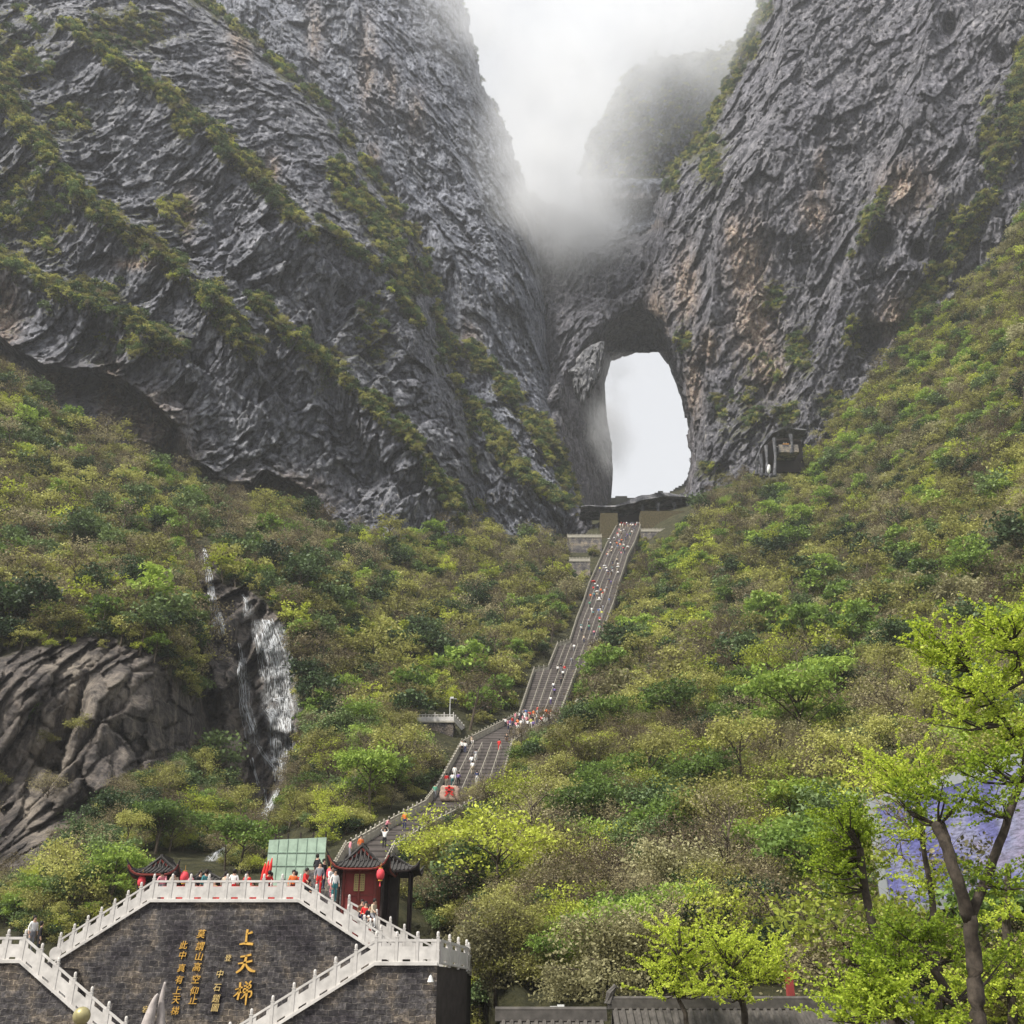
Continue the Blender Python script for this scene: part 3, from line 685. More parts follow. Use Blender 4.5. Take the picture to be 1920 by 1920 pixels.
# kinds: (leaf material, height, radius, leaves, leaf size, kwargs)
KIND = [
    (0, 4.2, 2.3, 3000, .15, dict(flat=.55, nbr=10, bare=14)),
    (0, 3.4, 2.0, 2400, .13, dict(flat=.5, nbr=9, spread=.22)),
    (1, 4.0, 2.2, 3200, .19, dict(flat=.3, nbr=11, spread=.18)),
    (1, 3.0, 1.9, 2600, .17, dict(flat=.35, nbr=10)),
    (2, 3.2, 2.0, 3600, .18, dict(flat=.6, nbr=10, spread=.24)),
    (2, 4.4, 2.1, 4000, .17, dict(flat=.5, nbr=12, spread=.20)),
    (3, 4.6, 2.2, 1500, .10, dict(flat=.7, nbr=12, sub=9, bare=120)),
    (3, 3.6, 2.0, 2000, .11, dict(flat=.7, nbr=11, sub=9, bare=90)),
    (4, 3.8, 2.1, 2400, .15, dict(flat=.45, nbr=10, bare=20)),
    (5, 3.8, 2.4, 11000, .15, dict(flat=.7, nbr=12, droop=.7, trunk_h=.2)),
    (0, 1.5, 1.3, 1500, .13, dict(flat=.7, nbr=7, trunk_h=.1)),
    (2, 1.3, 1.2, 1500, .15, dict(flat=.7, nbr=7, trunk_h=.1)),
    (4, 1.2, 1.1, 1100, .13, dict(flat=.7, nbr=7, trunk_h=.1)),
]
NK = len(KIND)
for mi, H, R_, nl, ls, kw in list(KIND):               # coarser foliage for the same kinds seen from far off
    k2 = dict(kw); k2['sub'] = 4; KIND.append((mi, H, R_, int(nl * .26), ls * 2.1, k2))
protos = bpy.data.collections.new("plant_kinds")       # only used through the woodland's scatter
PROTO_PARTS = []
for i, (mi, H, R, nl, ls, kw) in enumerate(KIND):
    wood, (V, Fq, lv) = tree_parts(100 + i, H, R, nl, ls, **kw)
    nv = len(wood.v)
    wme = wood.mesh("trunk", M['bark'], True)
    cme = npmesh("crown", V, Fq, False, {"lv": ('POINT', lv)}, [M['leaf'][mi]])
    PROTO_PARTS.append((wme, cme, H, R))
    # joined copy for the scatter
    fw = [f for f in wood.f if len(f) == 4]; f3 = [f for f in wood.f if len(f) != 4]
    allV = np.vstack([np.array(wood.v), V]); allF = np.vstack([np.array(fw), Fq + nv])
    me = npmesh("plant%02d" % i, allV, allF, False, {"lv": ('POINT', np.concatenate([np.zeros(nv), lv]))}, [M['bark'], M['leaf'][mi]], np.concatenate([np.zeros(len(fw)), np.ones(len(Fq))]))
    po = bpy.data.objects.new("plant%02d" % i, me); protos.objects.link(po)

def scatter(name, pos, idx, scl, rot, label, mat=None):
    n = len(pos); me = bpy.data.meshes.new(name); me.vertices.add(n); me.vertices.foreach_set("co", np.asarray(pos, np.float32).ravel())
    for k, a in (("scl", scl),):
        at = me.attributes.new(k, 'FLOAT', 'POINT'); at.data.foreach_set("value", np.asarray(a, np.float32))
    at = me.attributes.new("kidx", 'INT', 'POINT'); at.data.foreach_set("value", np.asarray(idx, np.int32))
    at = me.attributes.new("rotv", 'FLOAT_VECTOR', 'POINT'); at.data.foreach_set("vector", np.asarray(rot, np.float32).ravel())
    me.update(); o = link(name, me)
    ng = bpy.data.node_groups.new(name, 'GeometryNodeTree')
    ng.interface.new_socket("Geometry", in_out='INPUT', socket_type='NodeSocketGeometry')
    ng.interface.new_socket("Geometry", in_out='OUTPUT', socket_type='NodeSocketGeometry')
    N = ng.nodes; gi = N.new("NodeGroupInput"); go = N.new("NodeGroupOutput")
    ci = N.new("GeometryNodeCollectionInfo"); ci.inputs["Collection"].default_value = protos
    ci.inputs["Separate Children"].default_value = True; ci.inputs["Reset Children"].default_value = True
    ip = N.new("GeometryNodeInstanceOnPoints"); ip.inputs["Pick Instance"].default_value = True
    def na(nm, t):
        x = N.new("GeometryNodeInputNamedAttribute"); x.data_type = t; x.inputs["Name"].default_value = nm
        return next(s for s in x.outputs if s.enabled and s.name == "Attribute")
    L = ng.links
    L.new(gi.outputs[0], ip.inputs["Points"]); L.new(ci.outputs[0], ip.inputs["Instance"])
    L.new(na("kidx", 'INT'), ip.inputs["Instance Index"]); L.new(na("scl", 'FLOAT'), ip.inputs["Scale"])
    e2r = N.new("FunctionNodeEulerToRotation"); L.new(na("rotv", 'FLOAT_VECTOR'), e2r.inputs[0]); L.new(e2r.outputs[0], ip.inputs["Rotation"])
    L.new(ip.outputs[0], go.inputs[0])
    md = o.modifiers.new("scatter", 'NODES'); md.node_group = ng
    tag(o, label=label, cat="woodland", kind='stuff'); return o

BUILT = [  # picture areas kept free of trees: terrace, landings, screens, roofs, waterfall
    [(-60, 1700), (100, 1790), (250, 1700), (250, 1600), (390, 1600), (390, 1640), (495, 1640), (495, 1565), (612, 1565), (612, 1590), (760, 1590), (765, 1700), (820, 1750), (895, 1770), (895, 1990), (-60, 1990)],
    [(778, 1330), (890, 1335), (870, 1400), (815, 1400), (780, 1385)], [(800, 1470), (875, 1470), (875, 1530), (800, 1520)],
    [(1062, 988), (1130, 985), (1130, 955), (1290, 935), (1300, 955), (1262, 1000), (1195, 1005), (1195, 1030), (1150, 1030), (1128, 1012), (1064, 1012)], [(1066, 1036), (1108, 1036), (1108, 1068), (1066, 1068)],
    [(1415, 890), (1425, 805), (1505, 800), (1505, 850), (1470, 895)],
    [(920, 1860), (1600, 1850), (1600, 1990), (920, 1990)],
    STAIR_KEEP]
def lines_seen(px, py):
    return (dline(px, py, [(380, 1028), (395, 1120), (415, 1190)])[0] < 22) | (dline(px, py, [(524, 1440), (522, 1480), (505, 1510), (472, 1552)])[0] < 17) | (dline(px, py, [(430, 1580), (408, 1600), (396, 1614)])[0] < 15)
def sample_g(n, rng, pred, seedoff=0):
    px = rng.uniform(-110, 2030, n); py = rng.uniform(240, 1985, n)
    k = ~inpoly(px, py, G_TOP + [(2040, -500), (-120, -500)])
    px, py = px[k], py[k]
    return px, py
def place(pxs, pys, sink=0.3):
    D = gd(pxs, pys); p0 = Pn(pxs, pys, D); d = gdisp(p0, pxs, pys); r = np.linalg.norm(p0, axis=1)
    p = p0 * ((r + d) / r)[:, None]; p[:, 2] -= sink; return p
rng = np.random.RandomState(5)
px, py = sample_g(75000, rng, None)
# world-sized spacing: accept by the area a plant covers in the picture
pos = place(px, py, 0.0); dist = np.linalg.norm(pos, axis=1)
zone = fbm(np.stack([px / 120, py / 120, 0 * px], -1), 3); zone2 = fbm(np.stack([px / 90 + 30, py / 90, 0 * px], -1), 3)
kind = np.zeros(len(px), int); u = rng.uniform(size=len(px))
for i in range(len(px)):
    z, z2, r = zone[i], zone2[i], u[i]
    if px[i] < 700 and py[i] > 1000: w = [15, 12, 8, 7, 13, 11, 12, 10, 5, 0, 4, 3, 2]
    elif px[i] > 900 and py[i] > 1450: w = [22, 18, 12, 9, 9, 5, 4, 4, 10, 2, 4, 3, 2]
    elif px[i] > 900: w = [22, 18, 7, 5, 7, 4, 12, 10, 10, 5, 3, 1, 2]
    else: w = [19, 16, 5, 4, 9, 6, 15, 12, 6, 0, 5, 3, 2]
    w = np.array(w, float)
    w[[2, 3]] *= math.exp(4.5 * z); w[[8]] *= math.exp(4 * z2); w[[6, 7]] *= math.exp(-4 * z); w[[4, 5]] *= math.exp(-4 * z2)
    kind[i] = np.searchsorted(np.cumsum(w) / w.sum(), r)
kind = np.clip(kind, 0, 12)
Hs = np.array([k[1] for k in KIND])[kind]; Rs = np.array([k[2] for k in KIND])[kind]
scl = (.7 + 1.35 * rng.uniform(size=len(px)) ** 1.6) * np.where(py > 1550, .85, 1.0)
hp = Hs * scl * F / dist; rp = Rs * scl * F / dist
ok = np.ones(len(px), bool)
for bp in BUILT:
    for f in (0, .35, .7, 1.0): ok &= ~inpoly(px, py - hp * f, bp)
    for sgn in (-.7, .7): ok &= ~inpoly(px + rp * sgn, py - hp * .6, bp)
rk = rockmask(px, py); ok &= (rk < rng.uniform(.25, .75, len(px))); 
rk2 = rockmask(px, py - hp * .6); ok &= rk2 < .75
for f in (0, .3, .6, .9): ok &= ~lines_seen(px, py - hp * f)
sel = []; grid = {}
order = rng.permutation(len(px))
for i in order:
    if not ok[i]: continue
    rad = rp[i] * .62; cell = 24; cx, cy_ = int(px[i] // cell), int(py[i] // cell); good = True
    rr = int(rad // cell) + 1
    for a in range(cx - rr, cx + rr + 1):
        for b in range(cy_ - rr, cy_ + rr + 1):
            for j in grid.get((a, b), ()):
                if (px[i] - px[j]) ** 2 + ((py[i] - py[j]) * 1.5) ** 2 < (rad * .5 + rp[j] * .31) ** 2: good = False; break
            if not good: break
        if not good: break
    if good: sel.append(i); grid.setdefault((cx, cy_), []).append(i)
sel = np.array(sel)
# undergrowth fills between the crowns
px2, py2 = sample_g(32000, rng, None); pos2 = place(px2, py2, 0.1); dist2 = np.linalg.norm(pos2, axis=1)
ok2 = rng.uniform(size=len(px2)) < np.clip((dist2 / 200) ** 1.0, .15, .9)
for bp in BUILT: ok2 &= ~inpoly(px2, py2 - 1.2 * F / dist2, bp) & ~inpoly(px2, py2, bp)
ok2 &= ~lines_seen(px2, py2) & ~lines_seen(px2, py2 - 1.0 * F / dist2)
ok2 &= rockmask(px2, py2) < rng.uniform(.3, .9, len(px2))
px2, py2, pos2 = px2[ok2], py2[ok2], pos2[ok2]
kd2 = rng.choice([10, 11, 12, 7], len(px2), p=[.5, .27, .13, .10])
# bushes on the ledges and ridges of the cliffs
cp, ck, cs = [], [], []
for S, nn in ((A, 6800), (B, 1500), (CD, 3600), (E, 700)):
    w = np.clip(S['at']['veg'] - .42, 0, 1) * (1 + 0 * S['px']); w = w / w.sum()
    j = rng.choice(len(w), nn, p=w); cp.append(S['V'][j]); ck.append(rng.choice([10, 11, 12, 1, 4, 7], nn, p=[.32, .34, .02, .04, .12, .16]))
    cs.append(rng.uniform(.6, 1.5, nn) * np.where(ck[-1] < 10, .5, 1.2))
cp = np.vstack(cp); ck = np.concatenate(ck); cs = np.concatenate(cs)
def rots(n): return np.stack([rng.normal(0, .08, n), rng.normal(0, .08, n), rng.uniform(0, 6.28, n)], -1)

# trees one can tell apart: (px, py of the foot, kind, scale, label)
SINGLE = []
def single(px, py, kind, scale, name, label, cat="tree", group=None):
    wme, cme, H, R = PROTO_PARTS[kind]
    p = place(np.array([float(px)]), np.array([float(py)]))[0]
    t = empty(name, p, random.Random(int(px * 7 + py)).uniform(0, 6.28)); t.scale = (scale,) * 3
    tag(t, label, cat, group)
    link("trunk", wme, t); link("crown", cme, t); SINGLE.append(t); return t
singles = [
    (1500, 1440, 2, 2.5, "evergreen_tree", "broad layered deep green tree on the lower right slope"),
    (1390, 1375, 2, 1.5, "leafy_tree", "fresh green tree up and to the left of the broad layered tree"),
    (1830, 1130, 2, 2.2, "leafy_tree", "large green tree above the topmost yellow-green branches at right"),
    (1740, 1150, 2, 1.6, "leafy_tree", "green tree just left of the largest one above the right-hand branches"),
    (1880, 960, 2, 1.7, "leafy_tree", "green tree high at the right edge of the photo"),
    (1270, 1400, 2, 2.0, "leafy_tree", "round green tree right of the stair's middle landing"),
    (1360, 960, 3, 1.9, "leafy_tree", "fresh green tree just below the right foot of the arch"),
    (1480, 960, 3, 1.7, "leafy_tree", "green tree below the rock canopy on the right"),
    (1130, 1870, 9, 1.15, "bamboo_clump", "big drooping khaki bamboo clump behind the tiled roof"),
    (930, 1850, 9, 1.15, "bamboo_clump", "tall khaki bamboo clump right of the stone landing"),
    (1040, 1830, 9, .8, "bamboo_clump", "small khaki bamboo clump between the two larger clumps"),
    (930, 1740, 8, 1.9, "budding_tree", "tall yellow-green budding tree right of the red pavilion"),
    (830, 1690, 8, 1.5, "budding_tree", "thin yellow-green tree close behind the red pavilion"),
    (1000, 1660, 6, 1.7, "bare_tree", "nearly bare twiggy tree below the inscribed boulder"),
    (960, 1560, 8, 1.5, "budding_tree", "yellow-green bush tree beside the inscribed boulder"),
    (1180, 1390, 0, 1.5, "budding_tree", "olive budding tree at the right of the crowded landing"),
    (1230, 1520, 0, 1.6, "budding_tree", "olive budding tree on the mid slope right of the lowest flight"),
    (1340, 1640, 1, 1.9, "budding_tree", "wide olive tree on the lower slope above the yellow-green small tree"),
    (330, 950, 4, 1.5, "leafy_tree", "green tree under the dark overhang on the left"),
    (330, 930, 3, 1.7, "leafy_tree", "bright green tree at the foot of the left cliff"),
    (560, 1020, 3, 1.8, "leafy_tree", "light green tree above and right of the waterfall"),
    (650, 1330, 2, 1.3, "leafy_tree", "green tree left of the stone lookout"),
    (620, 1480, 8, 1.4, "budding_tree", "bright yellow-green tree right of the waterfall's foot"),
    (740, 1500, 2, 1.2, "leafy_tree", "green tree left of the lowest long flight"),
    (290, 1600, 2, 1.3, "leafy_tree", "green tree right of the bare rock face and above the left pavilion"),
    (350, 1590, 3, 1.3, "leafy_tree", "lighter green tree nearest the last trickle of the waterfall"),
    (200, 1700, 5, 1.2, "evergreen_tree", "dark green tree above the left flight of white railing"),
    (140, 1730, 4, 1.2, "evergreen_tree", "dense dark shrub tree above the left stone landing"),
    (40, 1370, 2, .9, "leafy_tree", "small green tree at the left edge beside the bare rock face"),
    (1550, 860, 6, 1.6, "bare_tree", "bare twiggy tree right of the rock canopy"),
    (1600, 930, 6, 1.7, "bare_tree", "bare twiggy tree below the foot of the right cliff"),
    (1440, 1180, 6, 1.9, "bare_tree", "bare brown tree midway up the right slope"),
    (1350, 1230, 6, 1.4, "bare_tree", "smaller bare tree right of the upper long flight"),
    (700, 1060, 6, 1.5, "bare_tree", "bare tree under the cliff left of the upper flight"),
    (860, 1190, 5, 1.7, "evergreen_tree", "dark green tree left of the upper landings"),
    (985, 1170, 4, 1.8, "evergreen_tree", "dark round tree beside the hollow left of the long flight"),
    (880, 1300, 2, 1.4, "leafy_tree", "green tree above the stone lookout"),
    (1180, 1640, 7, 1.5, "bare_tree", "brownish twiggy tree in the middle of the lower slope"),
    (1440, 1800, 4, 1.1, "evergreen_tree", "dark green tree behind the yellow-green small tree"),
]
for a in singles: single(*a)

allp = np.vstack([pos[sel] - [0, 0, .3], pos2, cp]); alli = np.concatenate([kind[sel], kd2, ck]); alli = np.where(np.linalg.norm(allp, axis=1) > 150, alli + NK, alli)
alls = np.concatenate([scl[sel], rng.uniform(.6, 1.3, len(px2)), cs])
scatter("woodland", allp, alli, alls, rots(len(allp)), "mixed spring woodland and scrub covering the mountain slopes and ledges")
print("WOODLAND", len(sel), len(px2), len(cp))
# ------------------------------------------------------------------ staircase
def sec(s): return P(s[0], s[2], s[3]), P(s[1], s[2], s[3])
QUADS = []
for fl in STAIR:
    for a, b in zip(fl[:-1], fl[1:]):
        QUADS.append((*sec(a), *sec(b)))           # L0 R0 L1 R1
from mathutils.geometry import intersect_ray_tri
def on_stairs(px, py):
    u, dy, dz = rayd(px, py); d = Vector((float(u), float(dy), float(dz)))
    best = None
    for L0, R0, L1, R1 in QUADS:
        for tri in ((L0, R0, R1), (L0, R1, L1)):
            h = intersect_ray_tri(*tri, d, Vector((0, 0, 0)), True)
            if h and (best is None or h.y < best.y): best = h
    return best

_post = None
def post_mesh(h=1.3, w=.14, mat='white', name="post"):
    mb = MB(); a = w / 2; hb = h * .80
    mb.box(-a, a, -a, a, -.15, hb)
    mb.box(-a * 1.2, a * 1.2, -a * 1.2, a * 1.2, hb + .0, hb + .04)
    mb.lathe([(a * .75, hb + .04), (a * 1.0, hb + .10), (a * 1.0, h - .06), (a * .6, h), (0.001, h + .01)], 8)
    return mb.mesh(name, M[mat])
POST = post_mesh(); POST2 = post_mesh(1.25, .17, 'white2')
def panel_boxes(mb, A, B, k=1.0, t=.10, detail=True):
    A = Vector(A); B = Vector(B); d = B - A; n = Vector((-d.y, d.x, 0)).normalized()
    def bx(s0, s1, h0, h1, th):
        c = []
        for h in (h0, h1):
            for s, sg in ((s0, -1), (s1, -1), (s1, 1), (s0, 1)):
                c.append(tuple(A + d * s + Vector((0, 0, h * k)) + n * (sg * th / 2)))
        mb.hexa(c)
    bx(0.0, 1.0, .86, .97, t * 1.25)                # hand rail
    bx(0.01, 0.99, .12, .66, t)                     # slab
    if detail:
        bx(0.01, 0.22, .66, .86, t * .9); bx(0.78, 0.99, .66, .86, t * .9)
        bx(0.01, 0.28, .03, .12, t); bx(0.72, 0.99, .03, .12, t)
        bx(0.0, 1.0, -.06, .03, t * 1.6)
    else:
        bx(0.30, 0.36, .66, .86, t * .9); bx(0.64, 0.70, .66, .86, t * .9); bx(0.0, 1.0, -.05, .08, t * 1.4)
def balustrade(label, pts, n=None, mat='white', group=None, skip_first=False, far=False):
    """pts: run of 3-D base points; n bays per segment"""
    root = empty("stone_balustrade", pts[0]); tag(root, label, "balustrade", group)
    o0 = Vector(pts[0]); mb = MB(); first = True
    for i in range(len(pts) - 1):
        A, B = Vector(pts[i]) - o0, Vector(pts[i + 1]) - o0
        L = (B - A).length; k = n[i] if n else max(1, round(L / 1.25))
        ps = [A.lerp(B, j / k) for j in range(k + 1)]
        for j in range(k):
            a, b = ps[j], ps[j + 1]
            if far: panel_boxes(mb, a, b, 1.0, .12, False)
            else:
                m1 = MB(); dd = (b - a).normalized() * .07; panel_boxes(m1, a + dd, b - dd); m1.obj("panel", M[mat], root)
        for p in (ps if first and not skip_first else ps[1:]): link("post", POST2 if mat == 'white2' else POST, root, p)
        first = False
    if far: mb.obj("railing", M[mat], root)
    return root

stair = empty("mountain_stairway", sec(STAIR[0][0])[0]); tag(stair, "long grey stone stairway climbing the mountain to the arch", "stairway")
s0 = Vector(stair.location)
mb_all = []
for fi, fl in enumerate(STAIR):
    mb = MB(); sw = MB()
    for a, b in zip(fl[:-1], fl[1:]):
        L0, R0 = sec(a); L1, R1 = sec(b); L0, R0, L1, R1 = [v - s0 for v in (L0, R0, L1, R1)]
        n = max(2, int((L1.z - L0.z) / .19))
        for i in range(n):
            t0, t1 = i / n, (i + 1) / n
            l0, r0, l1, r1 = L0.lerp(L1, t0), R0.lerp(R1, t0), L0.lerp(L1, t1), R0.lerp(R1, t1)
            zt = l1.z
            mb.add([(l0.x, l0.y, l0.z), (r0.x, r0.y, r0.z), (r0.x, r0.y, zt), (l0.x, l0.y, zt), (r1.x, r1.y, zt), (l1.x, l1.y, zt)],
                   [(0, 1, 2, 3), (3, 2, 4, 5)])
        for E0, E1, sg in ((L0, L1, -1), (R0, R1, 1)):
            e0 = E0 + Vector((sg * .35, 0, 0)); e1 = E1 + Vector((sg * .35, 0, 0)); f0 = E0 - Vector((sg * .02, 0, 0)); f1 = E1 - Vector((sg * .02, 0, 0))
            up = Vector((0, 0, .04)); dn = Vector((0, 0, 5.0))
            lo, hi = (e0, f0) if sg < 0 else (f0, e0); lo1, hi1 = (e1, f1) if sg < 0 else (f1, e1)
            sw.hexa([lo - dn, hi - dn, hi1 - dn, lo1 - dn, lo + up, hi + up, hi1 + up, lo1 + up])
    mb.obj("flight", M['step'], stair)
    for h in (0, 1):
        s2 = MB(); s2.v = sw.v[:]; s2.f = sw.f[:]; s2.m = sw.m[:]
        keep = [k for k in range(len(sw.f)) if (k // 6) % 2 == h]
        us = sorted({i for k in keep for i in sw.f[k]}); re_ = {i: n for n, i in enumerate(us)}
        s2.v = [sw.v[i] for i in us]; s2.f = [tuple(re_[i] for i in sw.f[k]) for k in keep]; s2.m = [0] * len(keep)
        s2.obj("side_wall", M['wall2'], stair)
    if fi in (1, 3, 5, 7):
        for k, f in enumerate((.22, .40, .60, .80)):
            hb = MB()
            for a, b in zip(fl[:-1], fl[1:]):
                L0, R0 = sec(a); L1, R1 = sec(b)
                A_ = L0.lerp(R0, f) - s0; B_ = L1.lerp(R1, f) - s0
                n = max(2, int((B_ - A_).length / 2.6)); up = Vector((0, 0, .85))
                hb.tube([A_ + up, B_ + up], .045, 4)
                for j in range(n + 1):
                    p = A_.lerp(B_, j / n); hb.tube([p, p + up], .03, 4)
            hb.obj("handrail", M['white2'], stair)
names = ["lowest sloping walk behind the red pavilion", "flight above the inscribed boulder", "ramped landing crowded with people", "flight above the crowded landing",
         "short landing at the first bend", "short flight between the two small landings", "small landing below the long top flight", "long top flight up to the arch"]
for side in (0, 1):
    for fi, fl in enumerate(STAIR):
        pts = [sec(s)[side] + Vector(((-.15, .15)[side], 0, .05)) for s in fl]
        balustrade("weathered stone railing on the %s side of the %s" % (("left", "right")[side], names[fi]), pts, None, 'white2', "railings beside the mountain stairway", fi > 0, True)
# retaining wall with light coping that runs below the right railing
w = empty("retaining_wall", sec(STAIR[1][0])[1]); tag(w, "low retaining wall with pale coping along the right of the lower flights", "wall"); w0 = Vector(w.location)
mb = MB(); m2 = MB()
run = [sec(s)[1] + Vector((1.5, 0, -1.1)) - w0 for s in (STAIR[1][0], STAIR[1][1], STAIR[2][1], STAIR[3][1])]
for a, b in zip(run[:-1], run[1:]):
    for bb, h0, h1, tw in ((mb, -4, 0, .4), (m2, .003, .25, .5)):
        c = []
        for h in (h0, h1): c += [a + Vector((-tw / 2, 0, h)), a + Vector((tw / 2, 0, h)), b + Vector((tw / 2, 0, h)), b + Vector((-tw / 2, 0, h))]
        bb.hexa(c)
mb.obj("wall_body", M['wall2'], w); m2.obj("coping", M['white2'], w)

# ------------------------------------------------------------------ front terrace: two masonry walls with double stairs
ZT = P(420, 1692, 58).z; ZL = 1.88
Y1, Y0 = 58.0, 51.0
def X(px, py, y): return P(px, py, y).x
A0 = P(105, 1806, Y1); A1 = P(283, 1692, Y1); A2 = P(560, 1692, Y1); A3 = P(700, 1783, Y1)
A0.z = 2.3; A1.z = A2.z = ZT
A3b = A2 + (A3 - A2) * 1.3
wl = empty("terrace_wall", (A1.x, Y1, -6.5)); tag(wl, "high dark masonry wall under the red-clad terrace, with gilded writing", "wall"); o = Vector(wl.location)
mb = MB()
poly = [Vector((A0.x - 5, Y1, -6.5)), Vector((A3b.x + 1, Y1, -6.5)), Vector((A3b.x + 1, Y1, A3b.z)), A3b, A2, A1, A0, Vector((A0.x - 5, Y1, A0.z))]
mb.prism([p - o for p in poly], (0, 10, 0)); mb.obj("masonry", M['wall'], wl)
def coping(parent, a, b, o, y, h=.14, mat='white'):
    m = MB(); a = a - o; b = b - o; c = []
    for hh in (0.002, h): c += [a + Vector((0, -.14, hh)), b + Vector((0, -.14, hh)), b + Vector((0, .35, hh)), a + Vector((0, .35, hh))]
    m.hexa(c); m.obj("coping", M[mat], parent)
for a, b in ((A0, A1), (A1, A2), (A2, A3b)): coping(wl, a, b, o, Y1)
# terrace paving, rear flights
mb = MB(); mb.box(A1.x - o.x - 1, A2.x - o.x + 1.2, .4, 11, ZT - o.z + .002, ZT - o.z + .05); mb.obj("paving", M['step'], wl)
up = Vector((0, 0, .14))
balustrade("white railing across the front of the upper terrace", [A1 + up, A2 + up], [8])
balustrade("white sloping railing left of the upper terrace, over the wall with writing", [A1 + up, A0 + up], [7], skip_first=True)
balustrade("white sloping railing right of the upper terrace, before the red pavilion", [A2 + up, A3b + up], [6], skip_first=True)
bk = Vector((.6, 3.2, .0))
balustrade("rear white railing of the stair beside the red pavilion", [A2 + bk + Vector((1.6, 0, -.6)), A3b + bk + Vector((1.8, 0, -.2))], [7])

# near landings and flights
F0 = P(703, 1812, Y0); F1 = P(820, 1812, Y0); F2 = P(480, 1940, Y0); F0.z = F1.z = ZL
C1 = Vector((F1.x + 1.15, 55.2, ZL - .1))
wr = empty("landing_wall", (F0.x, Y0, -6.5)); tag(wr, "dark masonry block with climbing plants under the right white landing", "wall"); o = Vector(wr.location)
mb = MB()
pl = [F2 + Vector((-3, 0, -2.0)), Vector((F2.x - 3, Y0, -6.5)), Vector((F1.x, Y0, -6.5)), F1, F0]
mb.prism([p - o for p in pl[::-1]][::-1], (0, 2.6, 0)); 
mb.obj("masonry", M['wall'], wr)
mb = MB(); c = []
for z in (-6.5, ZL - .02): c += [Vector((F1.x + .003, Y0, z)) - o, Vector((C1.x, C1.y, z)) - o, Vector((C1.x, 62, z)) - o, Vector((F1.x + .003, 62, z)) - o]
mb.hexa(c); mb.obj("side_wall", M['darkwall'], wr)  # shade of the landing's side face is put into its dark colour
mb = MB(); mb.hexa([Vector((F0.x, Y0 + 2.61, -6.5)) - o, Vector((F1.x - .003, Y0 + 2.61, -6.5)) - o, Vector((F1.x - .003, 62, -6.5)) - o, Vector((F0.x, 57.98, -6.5)) - o,
                    Vector((F0.x, Y0 + 2.61, ZL - .01)) - o, Vector((F1.x - .003, Y0 + 2.61, ZL - .01)) - o, Vector((F1.x - .003, 62, ZL - .01)) - o, Vector((F0.x, 57.98, ZL - .01)) - o]); mb.obj("landing_floor", M['step'], wr)
coping(wr, F0, F1, o, Y0); coping(wr, F2 + Vector((-3, 0, -2.0)), F0, o, Y0)
balustrade("white railing along the front of the right landing", [F0 + up, F1 + up], [3])
balustrade("grey shaded railing turning back along the right end of the landing", [F1 + up + Vector((.1, .1, 0)), C1 + up, Vector((C1.x + .1, 58, C1.z - .1)) + up], [3, 2], skip_first=True)
balustrade("white railing rising from the lower edge of the photo to the right landing", [F0 + up, F2 + Vector((-3, 0, -2.0)) + up], [9], skip_first=True)
G0 = P(38, 1806, Y0); G1 = P(215, 1945, Y0); Gl = P(-60, 1806, Y0); G0.z = Gl.z = P(20, 1806, Y0).z
wf = empty("landing_wall", (G0.x, Y0, -6.5)); tag(wf, "dark masonry wall under the left white landing, cut by the photo's edge", "wall"); o = Vector(wf.location)
mb = MB(); pl = [Vector((Gl.x, Y0, -6.5)), Vector((G1.x + 3, Y0, -6.5)), G1 + Vector((3, 0, -2.4)), G0, Gl]
mb.prism([p - o for p in pl], (0, 2.6, 0)); mb.obj("masonry", M['wall'], wf)
mb = MB(); mb.hexa([Vector((Gl.x, Y0 + 2.61, -6.5)) - o, Vector((G0.x, Y0 + 2.61, -6.5)) - o, Vector((G0.x, 64, -6.5)) - o, Vector((Gl.x, 64, -6.5)) - o,
                    Vector((Gl.x, Y0 + 2.61, G0.z - .01)) - o, Vector((G0.x, Y0 + 2.61, G0.z - .01)) - o, Vector((G0.x, 64, G0.z - .01)) - o, Vector((Gl.x, 64, G0.z - .01)) - o]); mb.obj("landing_floor", M['step'], wf)
coping(wf, Gl, G0, o, Y0); coping(wf, G0, G1 + Vector((3, 0, -2.4)), o, Y0)
balustrade("white railing of the left landing at the photo's left edge", [Gl + up, G0 + up], [3])
balustrade("white railing descending from the left landing toward the statue", [G0 + up, G1 + Vector((3, 0, -2.4)) + up], [9], skip_first=True)
# carved scroll drum that ends the left sloping rail
mb = MB(); d = [(0.01, -.07), (.13, -.07), (.13, -.05), (.22, -.05), (.22, -.07), (.31, -.07), (.31, .07), (0.01, .07)]
mb.lathe(d, 20); ob = mb.obj("scroll_drum", M['white'], None, False, A0 + Vector((-.1, -.02, .42))); ob.rotation_euler = (math.pi / 2, 0, 0)
tag(ob, "round carved stone scroll ending the left sloping railing", "carving")
balustrade("short white rail in the gap behind the left landing", [Vector((A0.x - 3.2, Y1 + 4, ZL - .5)), Vector((A0.x + .3, Y1 + 4, ZL - .5))], [3])

